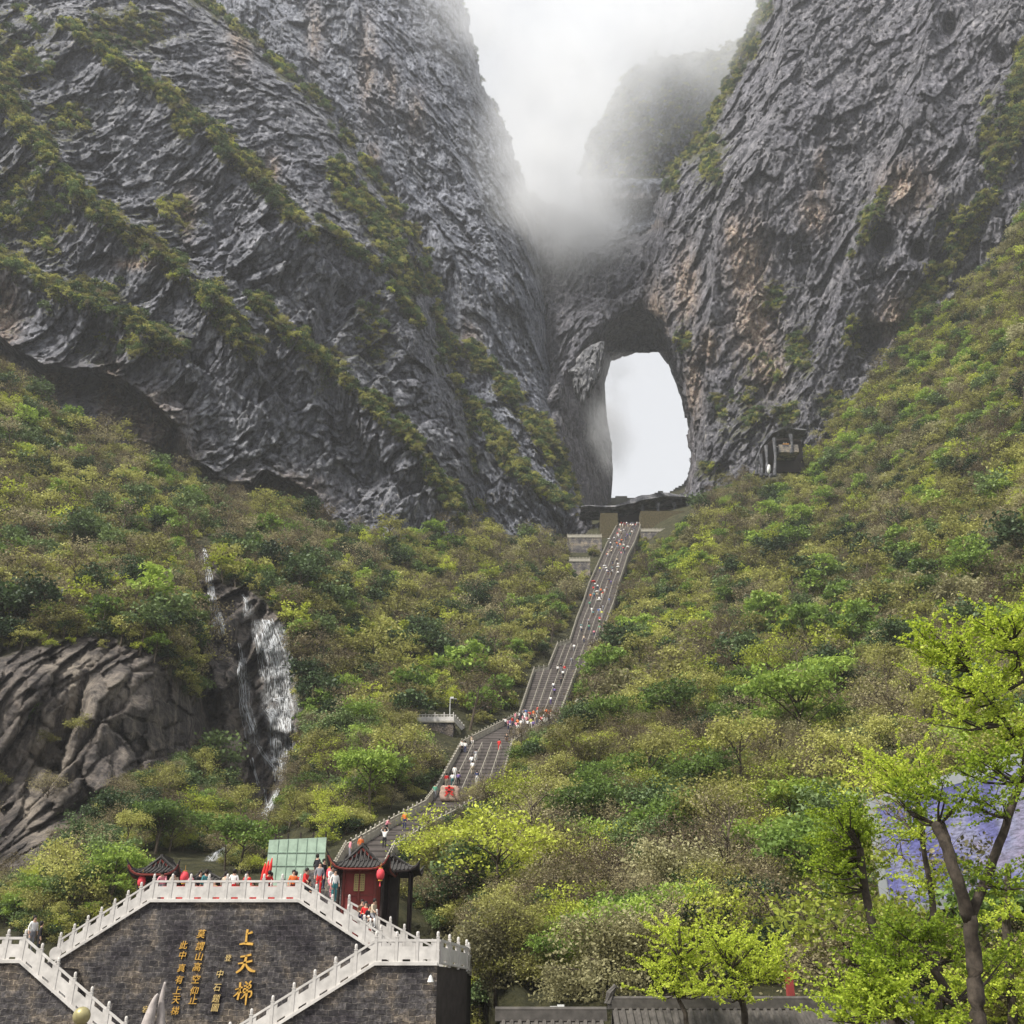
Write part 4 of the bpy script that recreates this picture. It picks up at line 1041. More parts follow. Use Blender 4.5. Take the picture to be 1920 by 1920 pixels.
# ------------------------------------------------------------------ gilded writing on the wall
def glyph(ch, size, shear=0.0, thick=.05, offset=.0):
    cu = bpy.data.curves.new("glyph", 'FONT'); cu.body = ch; cu.size = size; cu.extrude = thick; cu.align_x = 'CENTER'; cu.shear = shear; cu.offset = offset
    ob = bpy.data.objects.new("glyph", cu); COL.objects.link(ob)
    me = bpy.data.meshes.new_from_object(ob.evaluated_get(bpy.context.evaluated_depsgraph_get()))
    bpy.data.objects.remove(ob); return me
def stroke(mb, pts, wid, th=.09):
    """a brush stroke: pts in the wall plane (x, z), wid per point"""
    pts = [Vector((a, 0, b)) for a, b in pts]; L, R = [], []
    for i, p in enumerate(pts):
        t = (pts[min(i + 1, len(pts) - 1)] - pts[max(i - 1, 0)]).normalized(); n = Vector((-t.z, 0, t.x))
        L.append(p + n * wid[i] / 2); R.append(p - n * wid[i] / 2)
    for i in range(len(pts) - 1):
        a, b, c, d = L[i], L[i + 1], R[i + 1], R[i]; f = Vector((0, -th, 0))
        mb.hexa([a + f * .0, b, c, d, a + f, b + f, c + f, d + f])
def curve(p, n=8):
    out = []
    m = len(p) - 1
    for i in range(n + 1):
        t = i / n * m; k = min(int(t), m - 1); f = t - k
        p0, p1, p2, p3 = p[max(k - 1, 0)], p[k], p[k + 1], p[min(k + 2, m)]
        out.append(tuple(.5 * ((2 * p1[j]) + (-p0[j] + p2[j]) * f + (2 * p0[j] - 5 * p1[j] + 4 * p2[j] - p3[j]) * f * f + (-p0[j] + 3 * p1[j] - 3 * p2[j] + p3[j]) * f ** 3) for j in (0, 1)))
    return out
def S(mb, p, w0, w1, wm=None, n=8, th=.09):
    c = curve(p, n); wm = wm or (w0 + w1) / 2
    wid = [w0 + (wm - w0) * (i / n * 2) if i < n / 2 else wm + (w1 - wm) * (i / n * 2 - 1) for i in range(n + 1)]
    stroke(mb, c, wid, th)
BIG = {
 'shang': [([(0.0, 1.0), (-.03, .6), (-.02, .12)], .16, .17, .12), ([(-.02, .72), (.18, .76), (.36, .84)], .10, .16, .10), ([(-.46, .04), (-.1, .10), (.2, .08), (.48, .06)], .08, .16, .17)],
 'tian': [([(-.34, .88), (-.05, .92), (.30, 1.0)], .09, .13, .09), ([(-.44, .50), (-.05, .56), (.40, .66)], .08, .12, .09), ([(.02, .94), (-.04, .56), (-.20, .22), (-.50, .0)], .13, .10, .15), ([(.0, .52), (.16, .28), (.40, .12), (.64, .08)], .07, .09, .17)],
 'ti': [([(-.52, .62), (-.34, .66), (-.10, .74)], .05, .09, .06), ([(-.26, 1.0), (-.26, .5), (-.32, .06)], .12, .10, .11), ([(-.26, .62), (-.36, .42), (-.58, .24)], .07, .04, .09), ([(-.24, .52), (-.14, .44)], .07, .05, .07),
        ([(.04, 1.04), (.12, .94)], .06, .09, .08), ([(.38, 1.08), (.30, .96), (.20, .86)], .09, .05, .08), ([(-.02, .80), (.16, .82), (.38, .86), (.36, .70)], .06, .07, .08),
        ([(.34, .68), (.14, .66), (.0, .64), (-.04, .48)], .06, .06, .07), ([(-.04, .46), (.18, .48), (.44, .52), (.46, .30), (.34, .18)], .07, .06, .10), ([(.20, .96), (.18, .4), (.18, -.22)], .11, .07, .12), ([(.14, .46), (.0, .24), (-.14, .12)], .07, .04, .07)],
}
ins = empty("large_inscription", P(455, 1800, Y1) + Vector((0, -.02, 0))); tag(ins, "three large gilded brush characters 上天梯 on the masonry wall", "inscription")
for nm, cx, cyt, cyb in (('shang', 462, 1743, 1772), ('tian', 459, 1790, 1824), ('ti', 456, 1842, 1877)):
    mb = MB(); a = P(cx, cyb, Y1); b = P(cx, cyt, Y1); sc = (b.z - a.z)
    for p, w0, w1, wm in BIG[nm]: S(mb, [(x * sc, z * sc) for x, z in p], w0 * sc, w1 * sc, wm * sc)
    ob = mb.obj("character", M['gold'], ins); ob.location = Vector((a.x, Y1 - .02, a.z)) - Vector(ins.location)
cols = [("verse_inscription", "right column of smaller gilded verse, starting highest", "莫謂山高空仰止", [(377, 1751), (375, 1774), (373, 1793), (369, 1813), (367, 1836), (364, 1858), (362, 1875)], .45, 'gold'),
        ("verse_inscription", "left column of smaller gilded verse beside the pale horned statue", "此中真有上天梯", [(344, 1772), (342, 1791), (340, 1815), (336, 1837), (332, 1857), (330, 1874), (328, 1895)], .42, 'gold'),
        ("signature_inscription", "faded signature column between the verse and the large characters", "中石题圖", [(412, 1826), (407, 1851), (405, 1872), (403, 1889)], .40, 'goldp')]
for nm, lab, chars, pos_, size, mt in cols:
    r = empty(nm, P(pos_[0][0], pos_[0][1], Y1)); tag(r, lab, "inscription")
    for ch, (px_, py_) in zip(chars, pos_):
        me = glyph(ch, size, .18, .03, .0); me.materials.clear(); me.materials.append(M[mt])
        p = P(px_, py_, Y1); ob = link("character", me, r); ob.rotation_euler = (math.pi / 2, 0, 0)
        ob.location = Vector((p.x, Y1 - .05, p.z - size * .38)) - Vector(r.location)
for ch, px_, py_, lab, mt in (("登", 428, 1795, "small faded character left of the large ones", 'goldp'), ("宕", 273, 1891, "small lone character low on the wall near the pale statue", 'goldp')):
    me = glyph(ch, .34, .15, .03, .0); me.materials.clear(); me.materials.append(M[mt]); p = P(px_, py_, Y1)
    ob = link("wall_character", me); ob.rotation_euler = (math.pi / 2, 0, 0); ob.location = (p.x, Y1 - .05, p.z - .16); tag(ob, lab, "inscription")

# ------------------------------------------------------------------ pavilions
def gable_roof(a, b, H, sk, Hs, parent, trim, tile, corner=.9):
    """front gable over a skirt roof; a,b half sizes; ridge runs front to back"""
    n = 28; V = []; xs = np.linspace(-a, a, 2 * n + 1); ys = np.linspace(-b, b, 2 * n + 1)
    def z(x, y, skirt=True):
        tx = 1 - abs(x) / a; ty = (b - abs(y)) / sk
        zz = H * tx ** 1.35
        if skirt and abs(y) > b - sk: zz = min(zz, Hs * max(ty, 0) ** 1.3)
        return zz + corner * (abs(x) / a) ** 5 * (abs(y) / b) ** 5
    mb = MB()
    for y in ys:
        for x in xs: V.append((x * (1 + .05 * (abs(y) / b) ** 6), y * (1 + .05 * (abs(x) / a) ** 6), z(x, y)))
    k = len(xs); Fq = [(i * k + j, i * k + j + 1, (i + 1) * k + j + 1, (i + 1) * k + j) for i in range(len(ys) - 1) for j in range(k - 1)]
    mb.add(V, Fq)
    V2 = [(x, y, zz - .12) for x, y, zz in V]; mb.add(V2, [f[::-1] for f in Fq])
    # tile ribs
    for x in np.arange(-a * .97, a, .24):
        for sg in (-1, 1):
            pts = [(x, sg * (b - sk * t), z(x, sg * (b - sk * t)) + .03) for t in (0, .25, .5, .75, 1) if z(x, sg * (b - sk * t)) < H * (1 - abs(x) / a) ** 1.35 + .5]
            if len(pts) > 1: mb.tube([(p[0] * (1 + .04 * (abs(p[1]) / b) ** 6), p[1], p[2]) for p in pts], .05, 5)
    for y in np.arange(-b + sk, b - sk + .01, .24):
        for sg in (-1, 1):
            mb.tube([(sg * a * t, y, z(a * t, y, False) + .03) for t in (1, .8, .6, .4, .2, .02)], .05, 5)
    mb.obj("roof", M[tile], parent, True)
    # ridge, hips and gable board
    rd = MB(); yb = b - sk
    rd.box(-.09, .09, -yb - .1, yb + .1, H - .02, H + .22)
    for sx in (-1, 1):
        for sy in (-1, 1):
            pts = [(sx * a * t, sy * (b - sk * (1 - t) / (1 - .55)) if t > .55 else sy * yb, z(a * t, b - sk * (1 - t) / (1 - .55)) + .08) for t in (.56, .68, .8, .9, .97)]
            pts.append((sx * a * 1.07, sy * b * 1.05, pts[-1][2] + corner * .55)); rd.tube(pts, [.09, .09, .09, .09, .07, .02], 6)
            rd.tube([(sx * a * t, sy * (yb + .06), z(a * t, 0, False) + .09) for t in (.02, .2, .4, .58)], .08, 5)
    rd.obj("roof_ridge", M[tile], parent)
    for sy in (-1, 1):
        g = MB(); g.prism([(-a * .5, sy * (yb - .12), z(a * .5, 0, False) - .2), (a * .5, sy * (yb - .12), z(a * .5, 0, False) - .2), (0, sy * (yb - .12), H - .12)], (0, sy * .08, 0)); g.obj("gable_board", M['darkw'], parent)
        g = MB()
        for sx in (-1, 1): g.tube([(sx * a * t, sy * (yb + .02), z(a * t, 0, False) - .10) for t in (.0, .2, .4, .54)], .075, 4)
        g.obj("gable_trim", M[trim], parent)
    ft = MB()
    for sy in (-1, 1): ft.tube([(x, sy * (b - .02), z(x, b) - .10) for x in np.linspace(-a, a, 15)], .07, 4)
    for sx in (-1, 1): ft.tube([(sx * (a - .02), y, z(a, y) - .10) for y in np.linspace(-b, b, 15)], .07, 4)
    ft.obj("eave_board", M[trim], parent)
def lantern(loc, label, r=.24, h=.62):
    t = empty("red_lantern", loc); tag(t, label, "lantern")
    mb = MB(); mb.lathe([(.01, -h), (r * .5, -h + .01), (r * .85, -h * .82), (r, -h * .5), (r * .85, -h * .18), (r * .5, -.01), (.01, 0)], 12); mb.obj("lantern_body", M['lantern'], t, True)
    mb = MB(); mb.lathe([(r * .52, 0), (r * .52, .05), (.01, .06)], 10); mb.lathe([(r * .52, -h - .05), (r * .52, -h)], 10); mb.tube([(0, 0, .05), (0, 0, .35)], .012, 4); mb.obj("lantern_cap", M['gold'], t)
    mb = MB(); mb.tube([(0, 0, -h - .05), (0, 0, -h - .35)], [.02, .045], 5); mb.obj("tassel", M['lantern'], t)
# right, red pavilion: front wall 800-1050 in the 4x crop => px 640-705, y 64
yc = 64.0; pc = P(672, 1712, yc); zfl = pc.z
cxr = P(672, 1690, yc).x; hw = (P(703, 1690, yc).x - P(643, 1690, yc).x) / 2
pav = empty("red_pavilion", (cxr, yc, zfl)); tag(pav, "red-walled pavilion with dark upturned tile roof and gilt lattice window", "pavilion")
ez = P(672, 1632, yc).z - zfl
mb = MB(); mb.box(-hw, hw, 0, 3.0, -2.5, ez); mb.obj("wall", M['red'], pav)
mb = MB()
for x in (-hw, 0, hw): mb.tube([(x, -.04, -2.5), (x, -.04, ez)], .09, 8)
for z_ in (.2, ez * .42, ez - .15): mb.box(-hw, hw, -.06, -.003, z_ - .05, z_ + .05)
mb.obj("timber_frame", M['redtrim'], pav)
wn_ = MB(); wx = hw * .30; wz0, wz1 = ez * .52, ez * .90
fr_ = MB(); 
wn_.box(-wx, wx, -.05, -.02, wz0, wz1)
winb = wn_.obj("window", M['darkw'], pav)
for i in range(7):
    x = -wx + 2 * wx * i / 6; fr_.box(x - .03, x + .03, -.10, -.05, wz0, wz1)
for i in range(8):
    z_ = wz0 + (wz1 - wz0) * i / 7; fr_.box(-wx, wx, -.115, -.075, z_ - .03, z_ + .03)
fr_.obj("lattice", M['lattice'], winb)
mb = MB()
for x in (-hw - .25, hw + .45): 
    for y in (-.2, 3.2): mb.tube([(x, y, -2.5), (x, y, ez + .1)], .10, 8)
mb.obj("columns", M['darkw'], pav)
rf = empty("roof_frame", (0, 1.5, ez + .25)); rf.parent = pav
ra = (P(722, 1620, yc).x - P(615, 1620, yc).x) / 2 + .1
gable_roof(ra, 2.6, 1.35, 1.5, .62, pav, 'redtrim', 'tiled', .75)
for c_ in [c for c in pav.children if c.name.split('.')[0] in ("roof", "roof_ridge", "gable_board", "gable_trim", "eave_board")]: c_.location = (0, 1.5, ez + .05)
bpy.data.objects.remove(rf)
wall3 = MB(); wall3.box(-2.4, 0, 0, .4, -3, 2.6); 
tag(wall3.obj("side_masonry_wall", M['wall2'], None, False, (cxr - hw - .35, yc + 1.6, zfl)), "short stone wall behind the left side of the red pavilion", "wall")
lantern(P(620, 1627, yc - 1.2), "red lantern at the left corner of the red pavilion's roof"); lantern(P(714, 1629, yc - 1.2), "red lantern at the right corner of the red pavilion's roof")
# small pavilion roof further right behind
p2 = empty("rear_pavilion", P(735, 1700, 68)); tag(p2, "low dark-roofed wing right behind the red pavilion", "pavilion")
mb = MB()
for x in (-1, 1.1):
    for y in (-.8, .8): mb.tube([(x, y, -3), (x, y, 2.1)], .09, 6)
mb.obj("columns", M['darkw'], p2)
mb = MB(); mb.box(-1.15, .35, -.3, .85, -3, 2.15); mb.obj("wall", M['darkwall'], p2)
gable_roof(1.7, 1.5, .9, .9, .55, p2, 'darkw', 'tiled', .45)
for c_ in [c for c in p2.children if c.name.split('.')[0] not in ("columns", "wall")]: c_.location = (0, 0, 2.0)
# left, open pavilion
yl = 66.0; pl_ = P(307, 1650, yl)
pv = empty("open_pavilion", (pl_.x, yl, ZT)); tag(pv, "open pavilion with dark upturned tile roof at the terrace's left end", "pavilion")
zr = P(307, 1638, yl - 2).z - ZT
mb = MB()
for x in (-1.1, 1.2):
    for y in (-1.0, 1.2): mb.tube([(x, y, -.2), (x, y, zr + .2)], .11, 8)
mb.obj("columns", M['darkw'], pv)
mb = MB(); mb.box(-1.5, 1.5, 1.2, 1.3, zr - .9, zr + .1); mb.box(-1.15, 1.25, -1.03, -.93, zr - .28, zr - .02); mb.obj("beam", M['darkw'], pv)
ral = (P(352, 1618, yl - 2).x - P(258, 1618, yl - 2).x) / 2
gable_roof(ral, 2.3, 1.0, 1.3, .5, pv, 'redtrim', 'tiled', .55)
for c_ in [c for c in pv.children if c.name.split('.')[0] not in ("columns", "beam")]: c_.location = (0, 0, zr)
lantern(P(267, 1642, yl - 2), "red lantern at the left corner of the open pavilion's roof"); lantern(P(347, 1634, yl - 2), "red lantern at the right corner of the open pavilion's roof", .26, .66)
p3 = empty("gate_roof", P(388, 1655, 70)); tag(p3, "small dark tiled gate roof right of the open pavilion", "roof")
gable_roof(1.4, 1.0, .55, .6, .35, p3, 'darkw', 'tiled', .45)
mb = MB()
for x in (-.9, .9): mb.tube([(x, 0, -2), (x, 0, .1)], .09, 6)
mb.obj("columns", M['darkw'], p3)
# red banner along the terrace, behind the railing
mb = MB(); n = 60
for i in range(n):
    x0_, x1_ = A1.x + .2 + (A2.x - A1.x - .4) * i / n, A1.x + .2 + (A2.x - A1.x - .4) * (i + 1) / n
    w0_, w1_ = .03 * math.sin(i * 1.9), .03 * math.sin((i + 1) * 1.9)
    mb.hexa([(x0_, 58.9 + w0_, ZT + .1), (x1_, 58.9 + w1_, ZT + .1), (x1_, 58.94 + w1_, ZT + .1), (x0_, 58.94 + w0_, ZT + .1), (x0_, 58.9, ZT + .92), (x1_, 58.9, ZT + .92), (x1_, 58.94, ZT + .92), (x0_, 58.94, ZT + .92)])
tag(mb.obj("red_banner", M['redc']), "long red cloth banner hung behind the terrace railing", "banner")
# bundled red flags
for i, (px_, dx) in enumerate(((484, -.2), (490, .0), (496, .18))):
    b_ = P(px_, 1675, 62); t = empty("red_flag", (b_.x, 62, ZT)); tag(t, ["leftmost of the three furled red flags on the terrace", "middle one of the three furled red flags on the terrace", "rightmost and tallest furled red flag on the terrace"][i], "flag")
    h = P(px_, 1606 + (2 - i) * 5, 62).z - ZT
    mb = MB(); mb.tube([(0, 0, 0), (.25, 0, h)], .022, 5); mb.obj("flagpole", M['pole'], t)
    mb = MB(); mb.tube([(.10, 0, h * .45), (.15, -.02, h * .62), (.19, .02, h * .8), (.24, 0, h * .97)], [.03, .11, .10, .03], 7); mb.obj("flag_cloth", M['redc'], t, True)
# ------------------------------------------------------------------ pale green screen behind the terrace
M['screen_g'] = plain("pale_green_mesh_sheet", (.36, .47, .37), 0.6, 0.25, 1.4)
M['screen_d'] = plain("mesh_sheet_seam", (.25, .34, .27), .7, .2, 3)
q0, q1 = P(497, 1652, 82), P(606, 1652, 82); zb, zt0, zt1 = P(500, 1650, 82).z, P(500, 1575, 82).z, P(606, 1570, 82).z
t = empty("screen_wall", q0); tag(t, "pale green sheet screen standing on the slope left of the black-clad visitor", "screen")
mb = MB(); mb.prism([Vector((0, 0, zb - q0.z - 1)), Vector((q1.x - q0.x, 0, zb - q0.z - 1)), Vector((q1.x - q0.x, 0, zt1 - q0.z)), Vector((0, 0, zt0 - q0.z))], (0, .06, 0)); mb.obj("sheet", M['screen_g'], t)
mb = MB()
for k in range(1, 6): f = k / 6; mb.box((q1.x - q0.x) * f - .02, (q1.x - q0.x) * f + .02, -.04, -.003, zb - q0.z, zt0 + (zt1 - zt0) * f - q0.z)
for f in (.35, .68): mb.box(0, q1.x - q0.x, -.045, -.006, zb - q0.z + (zt0 - zb) * f - .02, zb - q0.z + (zt0 - zb) * f + .02)
mb.obj("seams", M['screen_d'], t)
mb = MB()
for k in range(5):
    f = .1 + .22 * k; mb.tube([((q1.x - q0.x) * f, .12, -2), ((q1.x - q0.x) * f, .12, zt0 + (zt1 - zt0) * f - q0.z + .45)], .07, 5)
mb.obj("support_posts", M['darkw'], t)
# ------------------------------------------------------------------ inscribed boulder
M['pinkstone'] = plain("pinkish_stone", (.42, .30, .24), 0.8, 0.3, 2.5)
bp = P(843, 1502, 113); t = empty("inscribed_boulder", bp); tag(t, "pinkish squared boulder with red brush marks at the foot of the flight", "boulder")
mb = MB(); gx, gy = 14, 10
W_, H_ = 2.3, 1.75
def bv(a, b, s):
    r = 1 - .10 * (abs(a) ** 6 + abs(b) ** 6); return (a * W_ / 2 * r * 1.0 + .05 * math.sin(b * 5 + s), s * .5 * (1 - .25 * (abs(a) ** 5 + abs(b) ** 5) / 2) + .06 * math.sin(a * 7 + b * 4), (b + 1) / 2 * H_ * r + .02 * math.cos(a * 9))
for s in (-1, 1):
    V = [bv(-1 + 2 * i / gx, -1 + 2 * j / gy, s) for j in range(gy + 1) for i in range(gx + 1)]
    Fq = [(j * (gx + 1) + i, j * (gx + 1) + i + 1, (j + 1) * (gx + 1) + i + 1, (j + 1) * (gx + 1) + i) for j in range(gy) for i in range(gx)]
    if s < 0: V0 = V
    mb.add(V, Fq if s < 0 else [f[::-1] for f in Fq])
rim_ = [i for i in range(gx + 1)] + [(j + 1) * (gx + 1) + gx for j in range(gy)] + [gy * (gx + 1) + i for i in range(gx - 1, -1, -1)] + [j * (gx + 1) for j in range(gy - 1, 0, -1)]
nn_ = (gx + 1) * (gy + 1); mb.f += [(a, a + nn_, b + nn_, b) for a, b in zip(rim_, rim_[1:] + rim_[:1])]; mb.m += [0] * len(rim_)
mb.obj("stone", M['pinkstone'], t, True)
mb = MB()
for p_, w_ in (([(-.5, 1.2), (0, 1.25), (.45, 1.2)], .2), ([(-.05, 1.5), (-.1, .9), (-.5, .35)], .2), ([(.02, .95), (.2, .6), (.5, .4)], .2), ([(-.45, .8), (.0, .85), (.4, .8)], .16)):
    S(mb, p_, w_, w_ * .6, w_, 6, .09)
mo = mb.obj("red_marks", M['redc'], t); mo.location = (0, -.55, .05)
# ------------------------------------------------------------------ lookouts beside the stairs
def lookout(label, fx0, fx1, py_top, y, depth, py_bot, mat, sidex=None, far=True, rail='white2', bays=4):
    a, b = P(fx0, py_top, y), P(fx1, py_top, y); b.z = a.z; zb_ = P(fx0, py_bot, y).z - 4
    t = empty("stone_lookout", (a.x, y, zb_)); tag(t, label, "lookout"); h = a.z - zb_; w_ = b.x - a.x
    mb = MB(); mb.box(0, w_, 0, depth, 0, h); mb.obj("masonry", M[mat], t)
    mb = MB(); mb.box(-.15, w_ + .15, -.15, depth, h + .003, h + .22); mb.obj("coping", M[rail], t)
    return t, Vector((a.x, y, a.z + .22)), Vector((b.x, y, a.z + .22))
t, a, b = lookout("square masonry lookout with white railing left of the staircase", 780, 850, 1355, 146, 7, 1392, 'wall')
balustrade("white railing around the square lookout left of the staircase", [a + Vector((0, 7, 0)), a, b, b + Vector((1.5, 7, -.3))], [3, 4, 6], 'white', far=True)
lp = empty("camera_pole", b + Vector((-.6, 1.0, 0))); tag(lp, "slim white camera pole on the square lookout", "pole")
mb = MB(); mb.tube([(0, 0, 0), (0, 0, 3.7)], [.07, .05], 6); mb.obj("mast", M['pole'], lp)
mb = MB(); mb.tube([(0, 0, 3.6), (1.0, 0, 3.55)], .035, 5); mb.obj("arm", M['pole'], lp)
mb = MB(); mb.box(.02, .5, -.12, .12, 3.62, 3.85); mb.obj("camera_box", M['pole'], lp)
t, a, b = lookout("purplish masonry wall terrace left of the stairway's top", 1064, 1128, 1008, 308, 10, 1030, 'wall2')
balustrade("pale railing on the terrace left of the stairway's top", [a, b], [7], 'white2', far=True)
t, a, b = lookout("small stone lookout block lower left of the stairway's top", 1068, 1106, 1053, 276, 8, 1085, 'wall2')
balustrade("pale railing on the small stone block below the upper left terrace", [a, b], [6], 'white2', far=True)
t, a, b = lookout("long masonry wall terrace right of the stairway's top", 1202, 1262, 997, 318, 10, 1020, 'wall2')
balustrade("pale railing on the terrace right of the stairway's top", [a, b], [8], 'white2', far=True)
M['hedge'] = plain("clipped_vine_wall", (.075, .062, .032), 0.95, 0.7, 2.2)
for x0_, x1_, yt, yb_, yy, lab in ((1126, 1158, 962, 1012, 327, "brown vine-covered wall left of the top steps"), (1201, 1284, 958, 998, 328, "brown vine-covered wall right of the top steps")):
    a, b = P(x0_, yb_, yy), P(x1_, yt, yy); c = P(x1_, yb_, yy)
    mb = MB(); mb.prism([Vector((0, 0, -3)), Vector((c.x - a.x, 0, -3)), Vector((b.x - a.x, 0, b.z - a.z)), Vector((P(x0_, yt, yy).x - a.x, 0, b.z - a.z))], (0, 5, 0))
    o_ = mb.obj("vine_wall", M['hedge'], None, False, a); tag(o_, lab, "wall")
# rock shaped canopy over the top of the steps
M['artrock'] = rock_mat("sculpted_concrete_rock", (1, 1, .98), 1.5)
def rocky(mb, pts, wid, dep, th, seed, n=6):
    """lumpy slab following pts"""
    rg = random.Random(seed); c = []
    for i, p in enumerate(pts):
        p = Vector(p); w_ = th[i] if hasattr(th, '__len__') else th
        c.append([p + Vector((0, -dep / 2, rg.uniform(-.2, .2))), p + Vector((0, dep / 2, 0)), p + Vector((0, dep / 2, w_)), p + Vector((0, -dep / 2 + rg.uniform(-.8, .8), w_ * rg.uniform(.7, 1.3)))])
    b = len(mb.v); mb.v += [tuple(v) for r in c for v in r]
    for i in range(len(c) - 1):
        for k in range(4):
            mb.f.append((b + i * 4 + k, b + i * 4 + (k + 1) % 4, b + (i + 1) * 4 + (k + 1) % 4, b + (i + 1) * 4 + k)); mb.m.append(0)
    mb.f.append((b, b + 1, b + 2, b + 3)); e = b + (len(c) - 1) * 4; mb.f.append((e + 3, e + 2, e + 1, e)); mb.m += [0, 0]
yy = 342
cn = empty("rock_canopy", P(1180, 965, yy)); tag(cn, "long lumpy rock-shaped canopy over the top landing below the arch", "canopy"); o = Vector(cn.location)
line_ = [(1088, 962), (1105, 961), (1125, 962), (1150, 962), (1170, 959), (1185, 955), (1200, 950), (1215, 947), (1232, 945), (1250, 943), (1268, 944), (1285, 945), (1300, 946)]
th_ = [.4, .6, .8, .8, 1.2, 1.6, 2.0, 1.6, 1.4, 1.3, 1.3, 1.2, .6]
mb = MB(); rocky(mb, [P(x, y + 1, yy) - o for x, y in line_], 0, 12, th_, 3); mb.obj("canopy_roof", M['artrock'], cn)
for x_, y_ in ((1204, 950), (1233, 946), (1264, 945), (1290, 946)):
    mb = MB(); p = P(x_, y_, yy - 3) - o; mb.tube([p + Vector((0, 0, -4)), p + Vector((.1, 0, -2)), p + Vector((0, 0, .4))], [.7, .5, .9], 7); mb.obj("pillar", M['artrock'], cn)
mb = MB(); a = P(1160, 975, yy + 4) - o; b = P(1206, 975, yy + 4) - o; mb.box(a.x, b.x, a.y, a.y + 1, a.z - 5, a.z + 6); mb.obj("opening_shade_block", M['darkw'], cn)  # solid dark block stands in for the shade inside the opening
mb = MB(); a = P(1206, 957, yy + 3) - o; b = P(1290, 957, yy + 3) - o; mb.box(a.x, b.x, a.y, a.y + 1, a.z - 3, a.z + 2.2); mb.obj("recess_shade_block", M['darkwall'], cn)  # dark block paints the shade behind the canopy pillars
# rock canopy with a small shrine on the right
yy = 318
ca = empty("shrine_canopy", P(1460, 860, yy)); tag(ca, "grey rock-shaped canopy with leaning pillars sheltering a small shrine", "canopy"); o = Vector(ca.location)
mb = MB(); rocky(mb, [P(x, y, yy) - o for x, y in ((1416, 868), (1424, 848), (1434, 832), (1446, 821), (1458, 815), (1474, 812), (1490, 814), (1508, 815))], 0, 7, [1.0, 1.1, 1.2, 1.0, .8, .8, .7, .6], 5); mb.obj("canopy_roof", M['artrock'], ca)
for (xa, ya), (xb, yb_) in (((1452, 893), (1452, 822)), ((1437, 893), (1436, 836)), ((1428, 893), (1425, 852)), ((1484, 850), (1482, 815)), ((1418, 890), (1418, 866))):
    mb = MB(); mb.tube([P(xa, ya, yy - 3) - o, P((xa + xb) / 2 + 2, (ya + yb_) / 2, yy - 3) - o, P(xb, yb_, yy - 3) - o], [.7, .45, .8], 7); mb.obj("pillar", M['artrock'], ca)
mb = MB(); a = P(1456, 842, yy) - o; b = P(1492, 842, yy) - o; mb.box(a.x, b.x, -3.2, 3, a.z - 3, a.z); mb.obj("floor_block", M['wall2'], ca)
mb = MB(); a = P(1425, 885, yy + 4) - o; b = P(1500, 816, yy + 4) - o; mb.prism([a, Vector((b.x, a.y, a.z)), b, P(1455, 818, yy + 4) - o, P(1428, 845, yy + 4) - o], (0, 1, 0)); mb.obj("recess_shade_panel", M['darkw'], ca)  # flat dark panel stands in for shade under the shrine roof
M['orange'] = plain("orange_altar_cloth", (.62, .30, .06), .6, .2, 2)
al = empty("altar", P(1474, 842, yy - 1)); tag(al, "small orange altar under the shrine canopy", "altar")
mb = MB(); mb.box(-.9, .9, -.5, .5, 0, 1.7); mb.box(-1.1, 1.1, -.6, .6, 1.7, 1.95); mb.obj("table", M['orange'], al)
for x in (-.6, -.1, .4):
    mb = MB(); mb.tube([(x, 0, 1.9), (x, 0, 2.9)], [.12, .05], 6); mb.obj("incense_stick", M['pole'], al)
mb = MB(); a = P(1441, 880, yy - 3.2); mb.lathe([(.05, -1.9), (.55, -1.6), (.75, 0), (.5, 1.6), (.05, 2.0)], 10)
o_ = mb.obj("white_vessel", M['pole'], None, True, a); o_.rotation_euler = (0, .2, 0); tag(o_, "upright white oval panel left of the shrine under the rock canopy", "panel")

# ------------------------------------------------------------------ tiled roofs at the bottom edge
def tiled_house(label, px0, px1, pyr, y, dz=2.2, dy=4.0, orn=True):
    a, b = P(px0, pyr, y), P(px1, pyr, y); w_ = b.x - a.x
    t = empty("tiled_house", (a.x, y, -6.5)); tag(t, label, "house"); zr = a.z + 6.5
    def zz(s): return zr - dz * (s ** .85)
    mb = MB(); n = 8
    for k in range(n):
        s0_, s1_ = k / n, (k + 1) / n
        for sg in (-1, 1):
            mb.hexa([(0, sg * dy * s0_, zz(s0_) - .1), (w_, sg * dy * s0_, zz(s0_) - .1), (w_, sg * dy * s1_, zz(s1_) - .1), (0, sg * dy * s1_, zz(s1_) - .1),
                     (0, sg * dy * s0_, zz(s0_)), (w_, sg * dy * s0_, zz(s0_)), (w_, sg * dy * s1_, zz(s1_)), (0, sg * dy * s1_, zz(s1_))])
    x = .1
    while x < w_:
        mb.tube([(x, -dy * s, zz(s) + .03) for s in (0.02, .2, .4, .6, .8, 1)], .065, 6); x += .235
    mb.obj("roof", M['tile'], t)
    mb = MB(); mb.box(-.15, w_ + .15, -.12, .12, zr - .05, zr + .22); mb.tube([(-.15, 0, zr + .24), (w_ + .15, 0, zr + .24)], .09, 8)
    if orn: mb.tube([(-.1, 0, zr + .1), (-.05, 0, zr + .4), (.12, 0, zr + .62), (.22, 0, zr + .55)], [.16, .13, .08, .03], 8)
    mb.obj("ridge", M['tile'], t)
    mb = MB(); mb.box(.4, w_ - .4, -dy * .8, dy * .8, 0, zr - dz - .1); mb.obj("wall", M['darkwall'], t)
tiled_house("grey tiled roof at the bottom edge, left part and lower ridge", 938, 1128, 1911, 33, orn=False)
